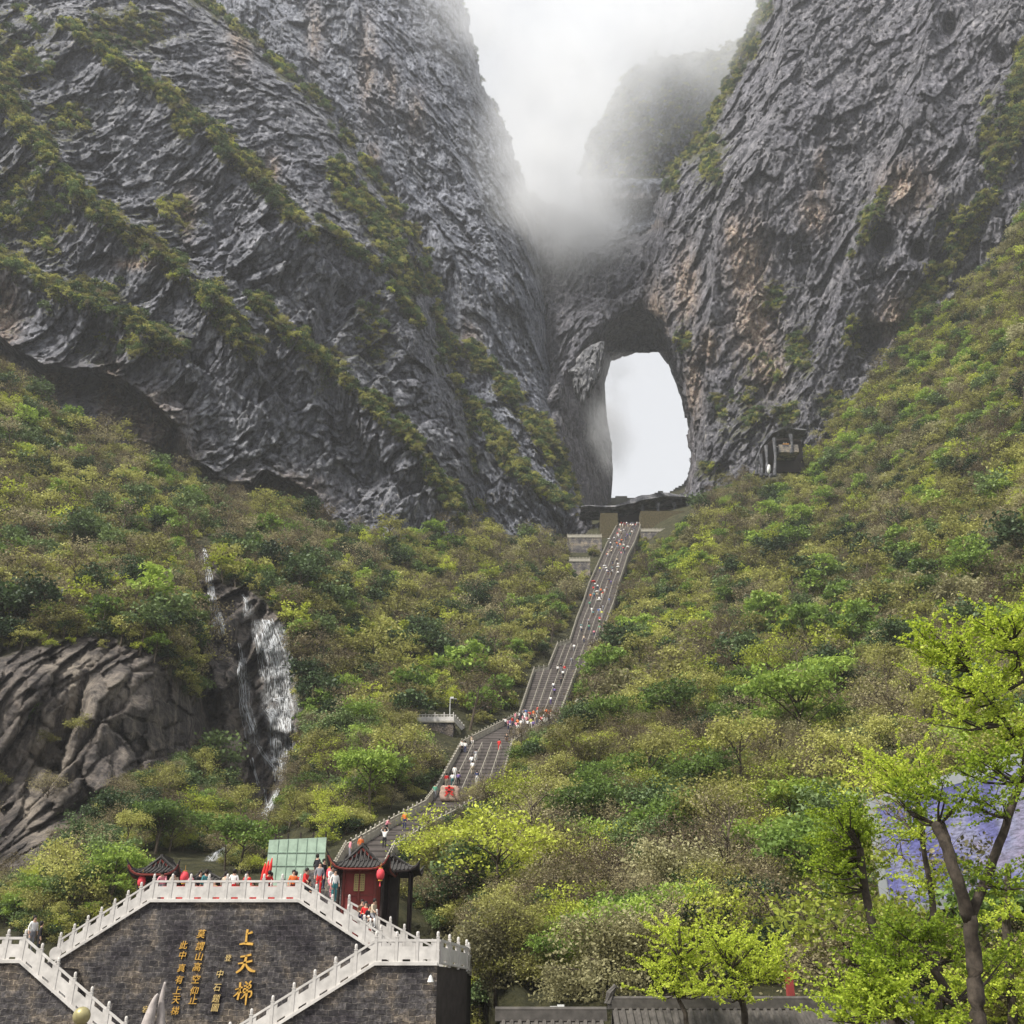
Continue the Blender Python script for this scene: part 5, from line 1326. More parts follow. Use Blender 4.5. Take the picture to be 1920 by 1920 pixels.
tiled_house("grey tiled roof with curled ridge end behind the small yellow-green tree", 1148, 1720, 1889, 36)
# floodlight and lamp
t = empty("floodlight", P(1045, 1890, 40)); tag(t, "small white twin floodlight above the tiled roof", "lamp")
mb = MB(); mb.box(-.26, -.02, -.1, .05, -.08, .06); mb.box(.0, .24, -.1, .05, -.03, .11); mb.obj("lamp_heads", M['pole'], t)
mb = MB(); mb.tube([(0, 0, -1.5), (0, 0, 0)], .03, 5); mb.obj("bracket", M['metal'], t)
t = empty("wall_lamp", P(808, 1838, Y0) + Vector((0, -.25, 0))); tag(t, "small white conical lamp on the masonry below the right landing", "lamp")
mb = MB(); mb.lathe([(.02, .2), (.06, .18), (.15, -.08), (.02, -.09)], 10); mb.obj("lamp_shade", M['pole'], t); mb = MB(); mb.tube([(0, 0, .19), (0, .28, .26)], .02, 5); mb.obj("arm", M['metal'], t)
# pale statue tips and ball finial at the bottom left
M['ivory'] = plain("pale_statue_stone", (.36, .32, .30), .5, .35, 3.5)
t = empty("horned_statue", P(290, 1935, 34)); tag(t, "pale pointed twin-horn statue rising before the masonry wall", "statue"); o = Vector(t.location)
for k, (pts_, rr_) in enumerate((([(262, 1990), (276, 1925), (288, 1880), (296, 1863)], [.28, .20, .09, .02]), ([(300, 1990), (302, 1920), (303, 1875), (310, 1841)], [.2, .13, .08, .03]))):
    c_ = [P(x, y, 34 + k * .2) - o for x, y in pts_]; mb = MB()
    f_ = [Vector(curve([(c.x, c.z) for c in c_], 14)[i] + (0,)) for i in range(15)]
    mb.tube([(v.x, k * .2, v.y) for v in f_], [float(np.interp(i / 14, [0, .33, .66, 1], rr_)) for i in range(15)], 12)
    mb.obj("horn", M['ivory'], t, True)
M['olive'] = plain("olive_brass", (.34, .30, .15), .4, .2, 4, .3)
t = empty("ball_finial", P(153, 1905, 40)); tag(t, "round olive-gold ball finial at the foot of the left railing", "finial")
mb = MB(); mb.lathe([(.001, .30)] + [(.30 * math.sin(a_), .30 * math.cos(a_)) for a_ in np.linspace(.2, 2.7, 12)] + [(.12, -.32), (.2, -.4)], 20); mb.obj("ball", M['olive'], t, True)
mb = MB(); mb.tube([(0, 0, -.38), (0, 0, -6)], [.22, .25], 10); mb.obj("pedestal", M['darkw'], t)
# ------------------------------------------------------------------ big video screen at the right
ms, nt, b_ = newmat("screen_picture"); T = NT(nt); ob_ = T.obj()
cc = T.ramp(T.noise(T.map(ob_, (1, .35, .7)), .42, 4, .55, .8), [(.32, (.05, .06, .15)), (.44, (.13, .13, .38)), (.50, (.24, .24, .58)), (.57, (.42, .42, .60)), (.66, (.46, .38, .52)), (.76, (.16, .36, .46))])
cc = T.mix(.8, cc, T.ramp(T.noise(T.map(ob_, (1, 1, 4.5)), 2.6, 5, .75), [(.38, .35), (.60, 1.5)]), 'MULTIPLY')
b_.inputs["Base Color"].default_value = (.03, .03, .035, 1); T.l(cc, b_.inputs["Emission Color"]); b_.inputs["Emission Strength"].default_value = .42; b_.inputs["Roughness"].default_value = .3
za = P(1622, 1500, 47).z; zb2 = P(1655, 1720, 47).z
sA = Vector((P(1625, 1500, 47).x, 47, 0)); sB = Vector((P(1925, 1390, 37.5).x + 1.2, 32.5, 0))
t = empty("video_screen", (sA.x, sA.y, zb2)); tag(t, "huge outdoor video screen with purple and white picture behind the yellow-green trees", "screen")
dv = (sB - sA); nv = Vector((-dv.y, dv.x, 0)).normalized(); nv = nv if nv.x > 0 else -nv
def slab(name, s0_, s1_, z0_, z1_, d0, d1, mat):
    m_ = MB(); c = []
    for z_ in (z0_, z1_):
        for s_, d_ in ((s0_, d0), (s1_, d0), (s1_, d1), (s0_, d1)):
            v = dv * s_ + nv * d_; c.append((v.x, v.y, z_))
    m_.hexa(c); return m_.obj(name, mat, t)
hh = za - zb2
slab("display", .045, 1, .35, hh - .45, -.02, .1, ms)
slab("frame", 0, .044, 0, hh, -.06, .4, M['metal']); slab("frame", .0445, 1, hh - .449, hh, -.06, .4, M['metal']); slab("frame", .0445, 1, 0, .349, -.06, .4, M['metal'])
slab("casing", 0, 1, 0.01, hh - .01, .42, 1.6, M['metal']); slab("support", .05, 1, -8, -.01, .5, 1.2, M['metal'])
# red post box like panel by the roof
mb = MB(); mb.box(-.12, .12, -.12, .12, -1.2, .32); mb.box(-.16, .16, -.16, .16, .32, .38)
tag(mb.obj("red_cabinet", M['red'], None, False, P(1480, 1842, 40)), "small red cabinet showing behind the leaves near the roof", "cabinet")
# ------------------------------------------------------------------ ginkgo trees in front
def ginkgo(name, label, y, limbs, clouds, seed, dens=1.0, shared_y=None):
    rg = random.Random(seed); rng_ = np.random.RandomState(seed)
    base = P(limbs[0][0][0][0], limbs[0][0][0][1], y)
    t = empty(name, base); tag(t, label, "tree"); o = Vector(base)
    tr = MB(); br = MB(); tips = []; nodes = []
    for pts, rad in limbs:
        pp = []
        for i, (a, b) in enumerate(pts): pp.append(P(a, b, y + rg.uniform(-.25, .25) * (i > 0)) - o)
        q_ = []; r_ = []
        for i in range(len(pp) - 1):
            for k in range(5):
                f = k / 5; q_.append(pp[i].lerp(pp[i + 1], f) + Vector((rg.uniform(-1, 1), rg.uniform(-1, 1), 0)) * rad[i] * .07); r_.append((rad[i] * (1 - f) + rad[i + 1] * f) * rg.uniform(.95, 1.06))
        q_.append(pp[-1]); r_.append(rad[-1]); tr.tube(q_, [r * .58 for r in r_], 10); nodes += q_[2:]
    tr.obj("trunk", M['gbark'], t, True)
    C, S_ = [], []
    for cx, cy_, rx, ry in clouds:
        c = P(cx, cy_, y + rg.uniform(-.9, .9)) - o; R_ = Vector(((P(cx + rx, cy_, y) - P(cx, cy_, y)).x, 0, (P(cx, cy_ - ry, y) - P(cx, cy_, y)).z))
        nb = min(nodes, key=lambda v: (v - c).length + (.6 * max(0, v.z - c.z)))
        root = nb.lerp(c, .0)
        # a few branches into the cloud, each carrying many twigs
        for b in range(4):
            e = c + Vector((rg.uniform(-.7, .7) * R_.x, rg.uniform(-.8, .8) * R_.x, rg.uniform(-.6, .5) * R_.z))
            m_ = root.lerp(e, .5) + Vector((rg.uniform(-.1, .1), rg.uniform(-.1, .1), -.08 * (e - root).length))
            br.tube([root, m_, e], [.035, .024, .010], 5, cap=False)
            for k in range(int(6 * dens)):
                s_ = rg.uniform(.45, 1.0); p0 = m_.lerp(e, s_ * 2 - 1) if s_ > .5 else m_
                p0 = p0 + Vector((rg.gauss(0, .25) * R_.x, rg.gauss(0, .3) * R_.x, rg.gauss(0, .25) * R_.z))
                az = rg.uniform(0, 6.28); el = rg.uniform(-.05, .8); L = rg.uniform(.4, 1.25)
                d_ = Vector((math.cos(az) * math.cos(el), math.sin(az) * math.cos(el), math.sin(el)))
                p1 = p0 + d_ * L + Vector((0, 0, .05)); br.tube([p0, p1], [.008, .003], 3, cap=False)
                nn = int(L / .055)
                for j in range(nn):
                    q = p0.lerp(p1, (j + rg.random()) / nn)
                    for _ in range(4): C.append((q.x + rg.gauss(0, .022), q.y + rg.gauss(0, .022), q.z + rg.gauss(0, .02) + .01)); S_.append(rg.uniform(.038, .074))
    br.obj("branches", M['gbark'], t, True)
    V, Fq = leaves_np(np.array(C), np.array(S_) , rng_, .4, 1.15)
    lv = np.repeat(rng_.uniform(0, 1, len(C)), 4)
    link("crown", npmesh("crown", V, Fq, False, {"lv": ('POINT', lv)}, [M['ginkgo']]), t)
    return len(C)
gk = 0
gk += ginkgo("ginkgo_tree", "nearest yellow-green tree with thick forked cut-back trunk before the screen", 23,
    [([(1838, 2060), (1832, 1900), (1826, 1800), (1818, 1715)], [.34, .30, .27, .24]), ([(1818, 1725), (1795, 1650), (1775, 1590), (1760, 1548)], [.24, .22, .22, .27]),
     ([(1818, 1720), (1850, 1645), (1880, 1565), (1906, 1485), (1935, 1420)], [.20, .17, .15, .14, .12])],
    [(1700, 1500, 60, 42), (1770, 1485, 60, 45), (1840, 1500, 50, 40),  (1885, 1650, 50, 35), (1870, 1420, 60, 45), (1810, 1420, 60, 40)], 11)
gk += ginkgo("ginkgo_tree", "yellow-green tree leaning left from the bottom edge, right of the roof", 25,
    [([(1845, 2060), (1820, 1940), (1790, 1880), (1752, 1820), (1732, 1780)], [.22, .2, .17, .15, .13]), ([(1790, 1885), (1700, 1830), (1650, 1800)], [.09, .07, .04])],
    [(1640, 1760, 60, 45), (1690, 1740, 60, 40), (1750, 1750, 60, 40), (1810, 1780, 60, 40), (1700, 1800, 60, 40), (1620, 1820, 50, 35), (1860, 1800, 50, 40)], 12)
gk += ginkgo("ginkgo_tree", "leafy yellow-green tree left of the video screen's edge", 29,
    [([(1690, 2060), (1665, 1860), (1640, 1760), (1622, 1670), (1612, 1590)], [.26, .22, .2, .19, .17])],
    [(1560, 1510, 50, 40), (1530, 1570, 50, 35), (1580, 1570, 50, 40), (1540, 1630, 50, 35), (1600, 1620, 45, 35), (1580, 1660, 45, 35), (1600, 1520, 40, 35), (1620, 1560, 40, 30), (1560, 1600, 50, 30)], 13)
gk += ginkgo("ginkgo_tree", "slender pale-barked yellow-green tree in front of the screen", 31,
    [([(1765, 2060), (1756, 1800), (1748, 1680), (1730, 1580), (1722, 1500)], [.2, .17, .15, .13, .09])],
    [(1680, 1420, 50, 35), (1640, 1440, 40, 30), (1720, 1440, 45, 30), (1700, 1560, 40, 30), (1740, 1660, 40, 30), (1680, 1470, 60, 25)], 14)
gk += ginkgo("ginkgo_tree", "tall yellow-green tree reaching in from the right edge, highest leaves", 26,
    [([(2010, 2060), (1990, 1700), (1950, 1480), (1890, 1360), (1820, 1260)], [.3, .26, .2, .1, .05]), ([(1950, 1480), (1935, 1330), (1900, 1200)], [.14, .09, .04])],
    [(1730, 1175, 40, 18), (1780, 1185, 50, 26), (1840, 1160, 50, 26), (1890, 1150, 45, 30), (1740, 1225, 40, 18), (1800, 1235, 55, 24), (1870, 1220, 50, 30), (1750, 1285, 45, 20), (1820, 1300, 60, 28), (1890, 1290, 50, 36),
     (1780, 1340, 50, 24), (1850, 1360, 60, 34), (1905, 1370, 40, 40), (1910, 1240, 30, 40)], 15)
gk += ginkgo("ginkgo_tree", "yellow-green tree low in the right corner with upright dark trunk", 28,
    [([(1905, 2060), (1898, 1900), (1886, 1740), (1890, 1620)], [.22, .2, .18, .12])],
    [(1880, 1720, 50, 40), (1910, 1800, 40, 45), (1870, 1850, 50, 40), (1905, 1900, 40, 40), (1830, 1860, 50, 40), (1770, 1850, 40, 35)], 16)
gk += ginkgo("ginkgo_tree", "yellow-green tree spreading low over the roof left of the corner trees", 24,
    [([(1760, 2060), (1730, 1980), (1690, 1920), (1650, 1880)], [.2, .17, .14, .08])],
    [(1570, 1860, 45, 30), (1620, 1880, 55, 36), (1680, 1880, 50, 40), (1600, 1910, 55, 25), (1560, 1905, 40, 20), (1740, 1910, 50, 35), (1660, 1840, 50, 35), (1790, 1920, 40, 35)], 17)
gk += ginkgo("ginkgo_tree", "small separate yellow-green tree behind the tiled roof in the middle", 34,
    [([(1404, 2060), (1396, 1900), (1386, 1850), (1372, 1815)], [.22, .17, .14, .12]), ([(1392, 1880), (1330, 1830), (1275, 1800)], [.10, .06, .04]), ([(1390, 1870), (1430, 1820), (1450, 1800)], [.1, .07, .05]), ([(1300, 2060), (1285, 1900), (1262, 1850)], [.16, .12, .08])],
    [(1250, 1740, 35, 22), (1300, 1750, 50, 26), (1350, 1755, 50, 28), (1400, 1770, 40, 25), (1440, 1790, 40, 26), (1230, 1810, 40, 22), (1270, 1800, 45, 26), (1320, 1800, 50, 30), (1380, 1810, 50, 28), (1430, 1830, 45, 26), (1250, 1860, 45, 26), (1310, 1850, 50, 28), (1370, 1870, 50, 24), (1460, 1830, 30, 18)], 18)
print("GINKGO leaves", gk)

# ------------------------------------------------------------------ waterfall
mw, nt, b_ = newmat("falling_water"); b_.inputs["Base Color"].default_value = (.80, .82, .84, 1); b_.inputs["Roughness"].default_value = 1.0; b_.inputs["Specular IOR Level"].default_value = 0
T = NT(nt); tr_ = T.n("ShaderNodeBsdfTranslucent"); tr_.inputs[0].default_value = (.85, .87, .9, 1); mxs = T.n("ShaderNodeMixShader"); mxs.inputs[0].default_value = .5
T.l(b_.outputs[0], mxs.inputs[1]); T.l(tr_.outputs[0], mxs.inputs[2]); T.l(mxs.outputs[0], [x for x in nt.nodes if x.type == 'OUTPUT_MATERIAL'][0].inputs[0])
mv_, nt, b_ = newmat("water_veil"); T = NT(nt); b_.inputs["Base Color"].default_value = (.86, .88, .90, 1); b_.inputs["Roughness"].default_value = .9
cb = T.n("ShaderNodeCombineXYZ"); T.l(T.attr("fu"), cb.inputs[0]); T.l(T.attr("fv"), cb.inputs[1])
s1 = T.noise(T.map(cb.outputs[0], (1, .05, 1)), 1.7, 6, .7, .4); s2_ = T.noise(cb.outputs[0], .10, 4, .6)
al_ = T.math('MULTIPLY', T.ramp(T.math('ADD', T.math('MULTIPLY', s1, .75), T.math('MULTIPLY', s2_, .22)), [(.475, 0.0), (.63, .85)]), T.attr("fe"))
T.l(al_, b_.inputs["Alpha"])
def veil(pts, wid, dens=1.0, lift=1.3):
    n = 90; m_ = 26; xs = np.interp(np.linspace(0, len(pts) - 1, n), range(len(pts)), [p[0] for p in pts]); ys = np.interp(np.linspace(0, len(pts) - 1, n), range(len(pts)), [p[1] for p in pts]); ws = np.interp(np.linspace(0, len(pts) - 1, n), range(len(pts)), wid)
    k = np.linspace(-1, 1, m_); X_ = (xs[:, None] + 1.2 * ws[:, None] * k).ravel(); Y_ = (ys[:, None] + 0 * k).ravel()
    p = place(X_, Y_, 0); r0_ = np.linalg.norm(p, axis=1).reshape(n, m_); r1_ = r0_.copy()
    for sh in range(-3, 4):                      # the water bridges the hollows of the rock
        for sw_ in (-3, -2, -1, 0, 1, 2, 3):
            g_ = r0_[np.clip(np.arange(n) + sh, 0, n - 1)][:, np.clip(np.arange(m_) + sw_, 0, m_ - 1)]; r1_ = np.minimum(r1_, g_)
    k_ = np.ones(9) / 9; r1_ = np.apply_along_axis(lambda c: np.convolve(np.pad(c, 4, 'edge'), k_, 'valid'), 0, r1_); r1_ = np.apply_along_axis(lambda c: np.convolve(np.pad(c, 4, 'edge'), k_, 'valid'), 1, r1_)
    p = p * ((r1_.ravel() - .3) / r0_.ravel())[:, None]
    f = np.linspace(0, 1, n); ed = (1 - np.abs(k) ** 4)[None] * (np.clip(np.minimum(f, 1 - f) * 12, 0, 1))[:, None] * dens
    ii = np.arange(n * m_).reshape(n, m_); q_ = np.stack([ii[:-1, :-1], ii[1:, :-1], ii[1:, 1:], ii[:-1, 1:]], -1).reshape(-1, 4)
    return p, q_, X_ * .9, Y_ * .9, ed.ravel()
VP, VQ, VU, VV, VE = [], [], [], [], []; nb_ = 0
for args in (([(497, 1160), (506, 1190), (514, 1215), (522, 1245), (527, 1280), (528, 1320), (526, 1345)], [24, 30, 33, 34, 34, 36, 36]), ([(536, 1305), (540, 1340), (543, 1370), (544, 1410)], [12, 12, 11, 10], .8),
             ([(516, 1325), (519, 1350), (522, 1385), (523, 1420), (525, 1464)], [22, 20, 18, 16, 12], 1.2), ([(450, 1205), (455, 1235), (458, 1275), (460, 1320), (470, 1360), (477, 1405)], [5, 7, 12, 11, 12, 13], .8),
             ([(382, 1028), (388, 1055), (393, 1080), (396, 1105), (402, 1140), (410, 1190)], [4, 5, 5, 6, 10, 14], .9), ([(522, 1475), (512, 1498), (503, 1514), (490, 1532), (472, 1552)], [5, 6, 9, 13, 16], 1.1),
             ([(456, 1110), (463, 1125), (468, 1160)], [5, 7, 12], .7), ([(430, 1580), (418, 1592), (406, 1602), (398, 1616)], [4, 6, 13, 18], 1.0), ([(485, 1400), (500, 1425), (520, 1450)], [9, 9, 8], .8)):
    p, q_, u_, v_, e_ = veil(*args); VP.append(p); VQ.append(q_ + nb_); VU.append(u_); VV.append(v_); VE.append(e_); nb_ += len(p)
tag(link("waterfall_veil", npmesh("waterfall_veil", np.vstack(VP), np.vstack(VQ), True, {"fu": ('POINT', np.concatenate(VU)), "fv": ('POINT', np.concatenate(VV)), "fe": ('POINT', np.concatenate(VE))}, [mv_])), "thin white veil of water over the dark rock", kind='structure')
rg = random.Random(3); mb = MB(); film = MB()
def strand(pts, r, jit=3.0, lift=.35, tgt=None):
    out = []; rr = []; ph = rg.uniform(0, 9)
    xs, ys = [], []
    for (x0_, y0_), (x1_, y1_) in zip(pts[:-1], pts[1:]):
        n = max(2, int(math.hypot(x1_ - x0_, y1_ - y0_) / 5))
        for k in range(n): xs.append(x0_ + (x1_ - x0_) * k / n); ys.append(y0_ + (y1_ - y0_) * k / n)
    xs.append(pts[-1][0]); ys.append(pts[-1][1])
    xs = np.array(xs) + np.cumsum(np.random.RandomState(rg.randrange(9999)).normal(0, jit * .25, len(xs))); ys = np.array(ys)
    pw = place(xs, ys, 0)
    for i, p in enumerate(pw):
        p = Vector(p); p = p * (1 - (lift + .75) / p.length); out.append(p); rr.append(r * rg.uniform(.35, 1.5))
    (tgt or mb).tube(out, rr, 4, cap=True)
def strands(pts, wid, n, r, jit=3.0, tgt=None):
    for i in range(n):
        f = rg.gauss(0, .5); a = rg.uniform(0, .35) if n > 6 else 0; b = rg.uniform(.6, 1) if n > 6 else 1
        q_ = [(x + f * w_, y + rg.uniform(-3, 3)) for (x, y), w_ in zip(pts, wid)]
        m_ = len(q_) - 1; i0 = int(a * m_); i1 = max(i0 + 1, int(round(b * m_))); strand(q_[i0:i1 + 1], r * rg.uniform(.5, 1.4), jit, tgt=tgt)
strands([(382, 1030), (388, 1055), (393, 1080), (396, 1105), (402, 1140), (408, 1165), (413, 1190)], [3, 3, 4, 4, 7, 9, 10], 6, .055, 2)
strands([(404, 1140), (416, 1160), (419, 1175), (414, 1195)], [3, 3, 4, 4], 3, .05, 2)
strands([(456, 1113), (463, 1125), (466, 1145)], [3, 4, 6], 3, .05)
strands([(497, 1163), (506, 1190), (514, 1215), (522, 1245), (526, 1275), (526, 1312)], [24, 28, 32, 34, 36, 38], 40, .04)
strands([(532, 1310), (536, 1340), (541, 1370), (543, 1405)], [11, 11, 11, 10], 9, .04)
strands([(505, 1330), (515, 1345), (521, 1370), (523, 1400), (522, 1425), (524, 1462)], [13, 12, 13, 14, 13, 9], 22, .05)
strands([(448, 1208), (455, 1235), (452, 1262), (456, 1290), (458, 1320), (466, 1350), (474, 1375), (478, 1400)], [3, 4, 9, 8, 8, 9, 10, 10], 9, .04)
strands([(485, 1400), (495, 1415), (508, 1430), (520, 1445)], [6, 5, 5, 5], 5, .05)
strands([(475, 1420), (478, 1440), (484, 1470)], [8, 6, 4], 4, .045)
strands([(522, 1480), (512, 1498), (503, 1512), (490, 1530), (476, 1547)], [4, 5, 8, 14, 16], 10, .055)
strands([(497, 1480), (498, 1500), (500, 1512)], [4, 3, 3], 3, .05)
strands([(428, 1584), (418, 1592), (408, 1600), (400, 1612)], [2, 4, 10, 16], 7, .05)
# ledges where the water splashes
for x0_, x1_, y_ in ((480, 512, 1165), (488, 530, 1218), (506, 548, 1258), (508, 548, 1310), (498, 548, 1332), (505, 530, 1425)):
    for k in range(10):
        xa = rg.uniform(x0_, x1_ - 8); strand([(xa, y_ + rg.uniform(-3, 3)), (xa + rg.uniform(6, 14), y_ + rg.uniform(-2, 6))], .05, 1)
tag(mb.obj("waterfall", mw, None, True), "white waterfall fanning down the brown rock face", kind='structure')

# ------------------------------------------------------------------ people
def person_mesh(kind):
    J = {  # joint: (x, y, z), radius (faces -y)
     'pel': ((0, 0, .93), .135), 'ab': ((0, 0, 1.08), .125), 'ch': ((0, 0, 1.28), .155), 'nk': ((0, 0, 1.46), .055), 'hd': ((0, -.01, 1.56), .085), 'top': ((0, 0, 1.66), .085),
     'sl': ((-.17, 0, 1.38), .065), 'el': ((-.25, .03, 1.12), .048), 'wl': ((-.25, -.06, .89), .036), 'hl': ((-.25, -.08, .80), .034),
     'sr': ((.17, 0, 1.38), .065), 'er': ((.25, .03, 1.12), .048), 'wr': ((.25, -.06, .89), .036), 'hr': ((.25, -.08, .80), .034),
     'tl': ((-.10, 0, .84), .095), 'kl': ((-.10, -.02, .50), .065), 'al': ((-.10, .02, .09), .045), 'fl': ((-.11, -.14, .045), .042),
     'tr': ((.10, 0, .84), .095), 'kr': ((.10, -.02, .50), .065), 'ar': ((.10, .02, .09), .045), 'fr': ((.11, -.14, .045), .042)}
    def mv(**k):
        for a, p in k.items(): J[a] = (p, J[a][1])
    if kind == 'step':     # climbing, one knee up
        mv(kl=(-.10, -.26, .66), al=(-.10, -.18, .30), fl=(-.10, -.34, .26), ch=(0, -.07, 1.27), nk=(0, -.1, 1.44), hd=(0, -.12, 1.54), top=(0, -.12, 1.64), sl=(-.17, -.07, 1.37), sr=(.17, -.07, 1.37),
           er=(.26, .08, 1.14), wr=(.27, -.02, .92), hr=(.27, -.06, .84), el=(-.25, -.16, 1.14), wl=(-.22, -.32, 1.0), hl=(-.21, -.38, .96))
    if kind == 'arm':      # one arm up, holding a phone or an umbrella
        mv(er=(.30, -.10, 1.30), wr=(.22, -.26, 1.52), hr=(.20, -.28, 1.60))
    if kind == 'lean':     # elbows on a rail
        mv(ch=(0, -.13, 1.22), nk=(0, -.22, 1.37), hd=(0, -.26, 1.46), top=(0, -.28, 1.56), sl=(-.17, -.15, 1.31), sr=(.17, -.15, 1.31), el=(-.24, -.24, 1.06), wl=(-.12, -.42, 1.06), hl=(-.05, -.46, 1.07), er=(.24, -.24, 1.06), wr=(.12, -.42, 1.06), hr=(.05, -.46, 1.07))
    if kind == 'sit':
        for k in J:
            if k not in ('kl', 'al', 'fl', 'kr', 'ar', 'fr'): p, r = J[k]; J[k] = ((p[0], p[1], p[2] - .48), r)
        mv(kl=(-.12, -.44, .50), al=(-.12, -.40, .09), fl=(-.12, -.56, .045), kr=(.12, -.44, .50), ar=(.12, -.40, .09), fr=(.12, -.56, .045), wl=(-.16, -.26, .58), hl=(-.13, -.34, .56), wr=(.16, -.26, .58), hr=(.13, -.34, .56))
    if kind == 'both':     # both arms raised
        mv(er=(.32, -.05, 1.50), wr=(.20, -.10, 1.72), hr=(.12, -.10, 1.78), el=(-.32, -.05, 1.50), wl=(-.20, -.10, 1.72), hl=(-.12, -.10, 1.78))
    E = [('pel', 'ab'), ('ab', 'ch'), ('ch', 'nk'), ('nk', 'hd'), ('hd', 'top'), ('ch', 'sl'), ('sl', 'el'), ('el', 'wl'), ('wl', 'hl'), ('ch', 'sr'), ('sr', 'er'), ('er', 'wr'), ('wr', 'hr'),
         ('pel', 'tl'), ('tl', 'kl'), ('kl', 'al'), ('al', 'fl'), ('pel', 'tr'), ('tr', 'kr'), ('kr', 'ar'), ('ar', 'fr')]
    names_ = list(J); me = bpy.data.meshes.new("figure"); me.from_pydata([J[n][0] for n in names_], [(names_.index(a), names_.index(b)) for a, b in E], [])
    ob = bpy.data.objects.new("figure", me); COL.objects.link(ob)
    sk = ob.modifiers.new("skin", 'SKIN'); sk.use_smooth_shade = True
    for v, n in zip(me.skin_vertices[0].data, names_):
        r = J[n][1]; v.radius = (r * (1.15 if n in ('ch', 'ab', 'pel') else 1), r * (.8 if n in ('ch', 'ab') else 1)); v.use_root = (n == 'pel')
    ss = ob.modifiers.new("sub", 'SUBSURF'); ss.levels = ss.render_levels = 1
    out = bpy.data.meshes.new_from_object(ob.evaluated_get(bpy.context.evaluated_depsgraph_get()))
    bpy.data.objects.remove(ob)
    # nearest joint decides what each face wears
    grp = {}
    for n in names_:
        grp[n] = 1
    for n in ('hl', 'hr', 'wl', 'wr', 'nk', 'hd', 'top'): grp[n] = 0
    for n in ('kl', 'kr', 'tl', 'tr', 'al', 'ar', 'pel'): grp[n] = 2
    for n in ('fl', 'fr'): grp[n] = 3
    jp = np.array([J[n][0] for n in names_])
    for _ in range(4): out.materials.append(None)
    idx = []
    for f in out.polygons:
        c = np.array(f.center); idx.append(grp[names_[int(((jp - c) ** 2).sum(1).argmin())]])
    out.polygons.foreach_set("material_index", idx); out.polygons.foreach_set("use_smooth", [True] * len(idx)); out.update()
    hd = J['top'][0]; h = MB(); c = Vector(hd) + Vector((0, .03, -.02))
    h.lathe([(.001, .115), (.06, .10), (.098, .05), (.105, -.02), (.09, -.09), (.05, -.13), (.001, -.14)], 10, tuple(c))
    hm = h.mesh("hair", plain("hair_%s" % kind, (.015, .012, .011), .6, .1), True)
    return out, hm
PM = {k: person_mesh(k) for k in ('stand', 'step', 'arm', 'lean', 'sit', 'both')}
CLO = {'white': (.74, .73, .71), 'black': (.018, .018, .022), 'red': (.62, .03, .03), 'pink': (.66, .25, .30), 'orange': (.72, .17, .04), 'blue': (.07, .14, .36), 'purple': (.13, .09, .26), 'grey': (.24, .24, .26),
       'green': (.10, .30, .20), 'beige': (.50, .42, .31), 'navy': (.03, .04, .10), 'yellow': (.55, .55, .12), 'teal': (.05, .20, .22), 'brown': (.14, .08, .05)}
CM = {k: plain("cloth_" + k, v, .85, .08) for k, v in CLO.items()}
SKIN = plain("skin", (.50, .32, .23), .6, .05); SHOE = plain("shoe_rubber", (.06, .055, .05), .7, .1)
M['umb'] = plain("umbrella_cloth", (.80, .80, .80), .6, .05)
def person(loc, rz, pose, top, bot, label, sc=1.0, group=None):
    t = empty("person", loc, rz); t.scale = (sc,) * 3; tag(t, label, "person", group)
    me, hm = PM[pose]; b = link("body", me, t)
    for i, m_ in enumerate((SKIN, CM[top], CM[bot], SHOE)):
        b.material_slots[i].link = 'OBJECT'; b.material_slots[i].material = m_
    link("hair", hm, t); return t
rg = random.Random(21); PI = math.pi
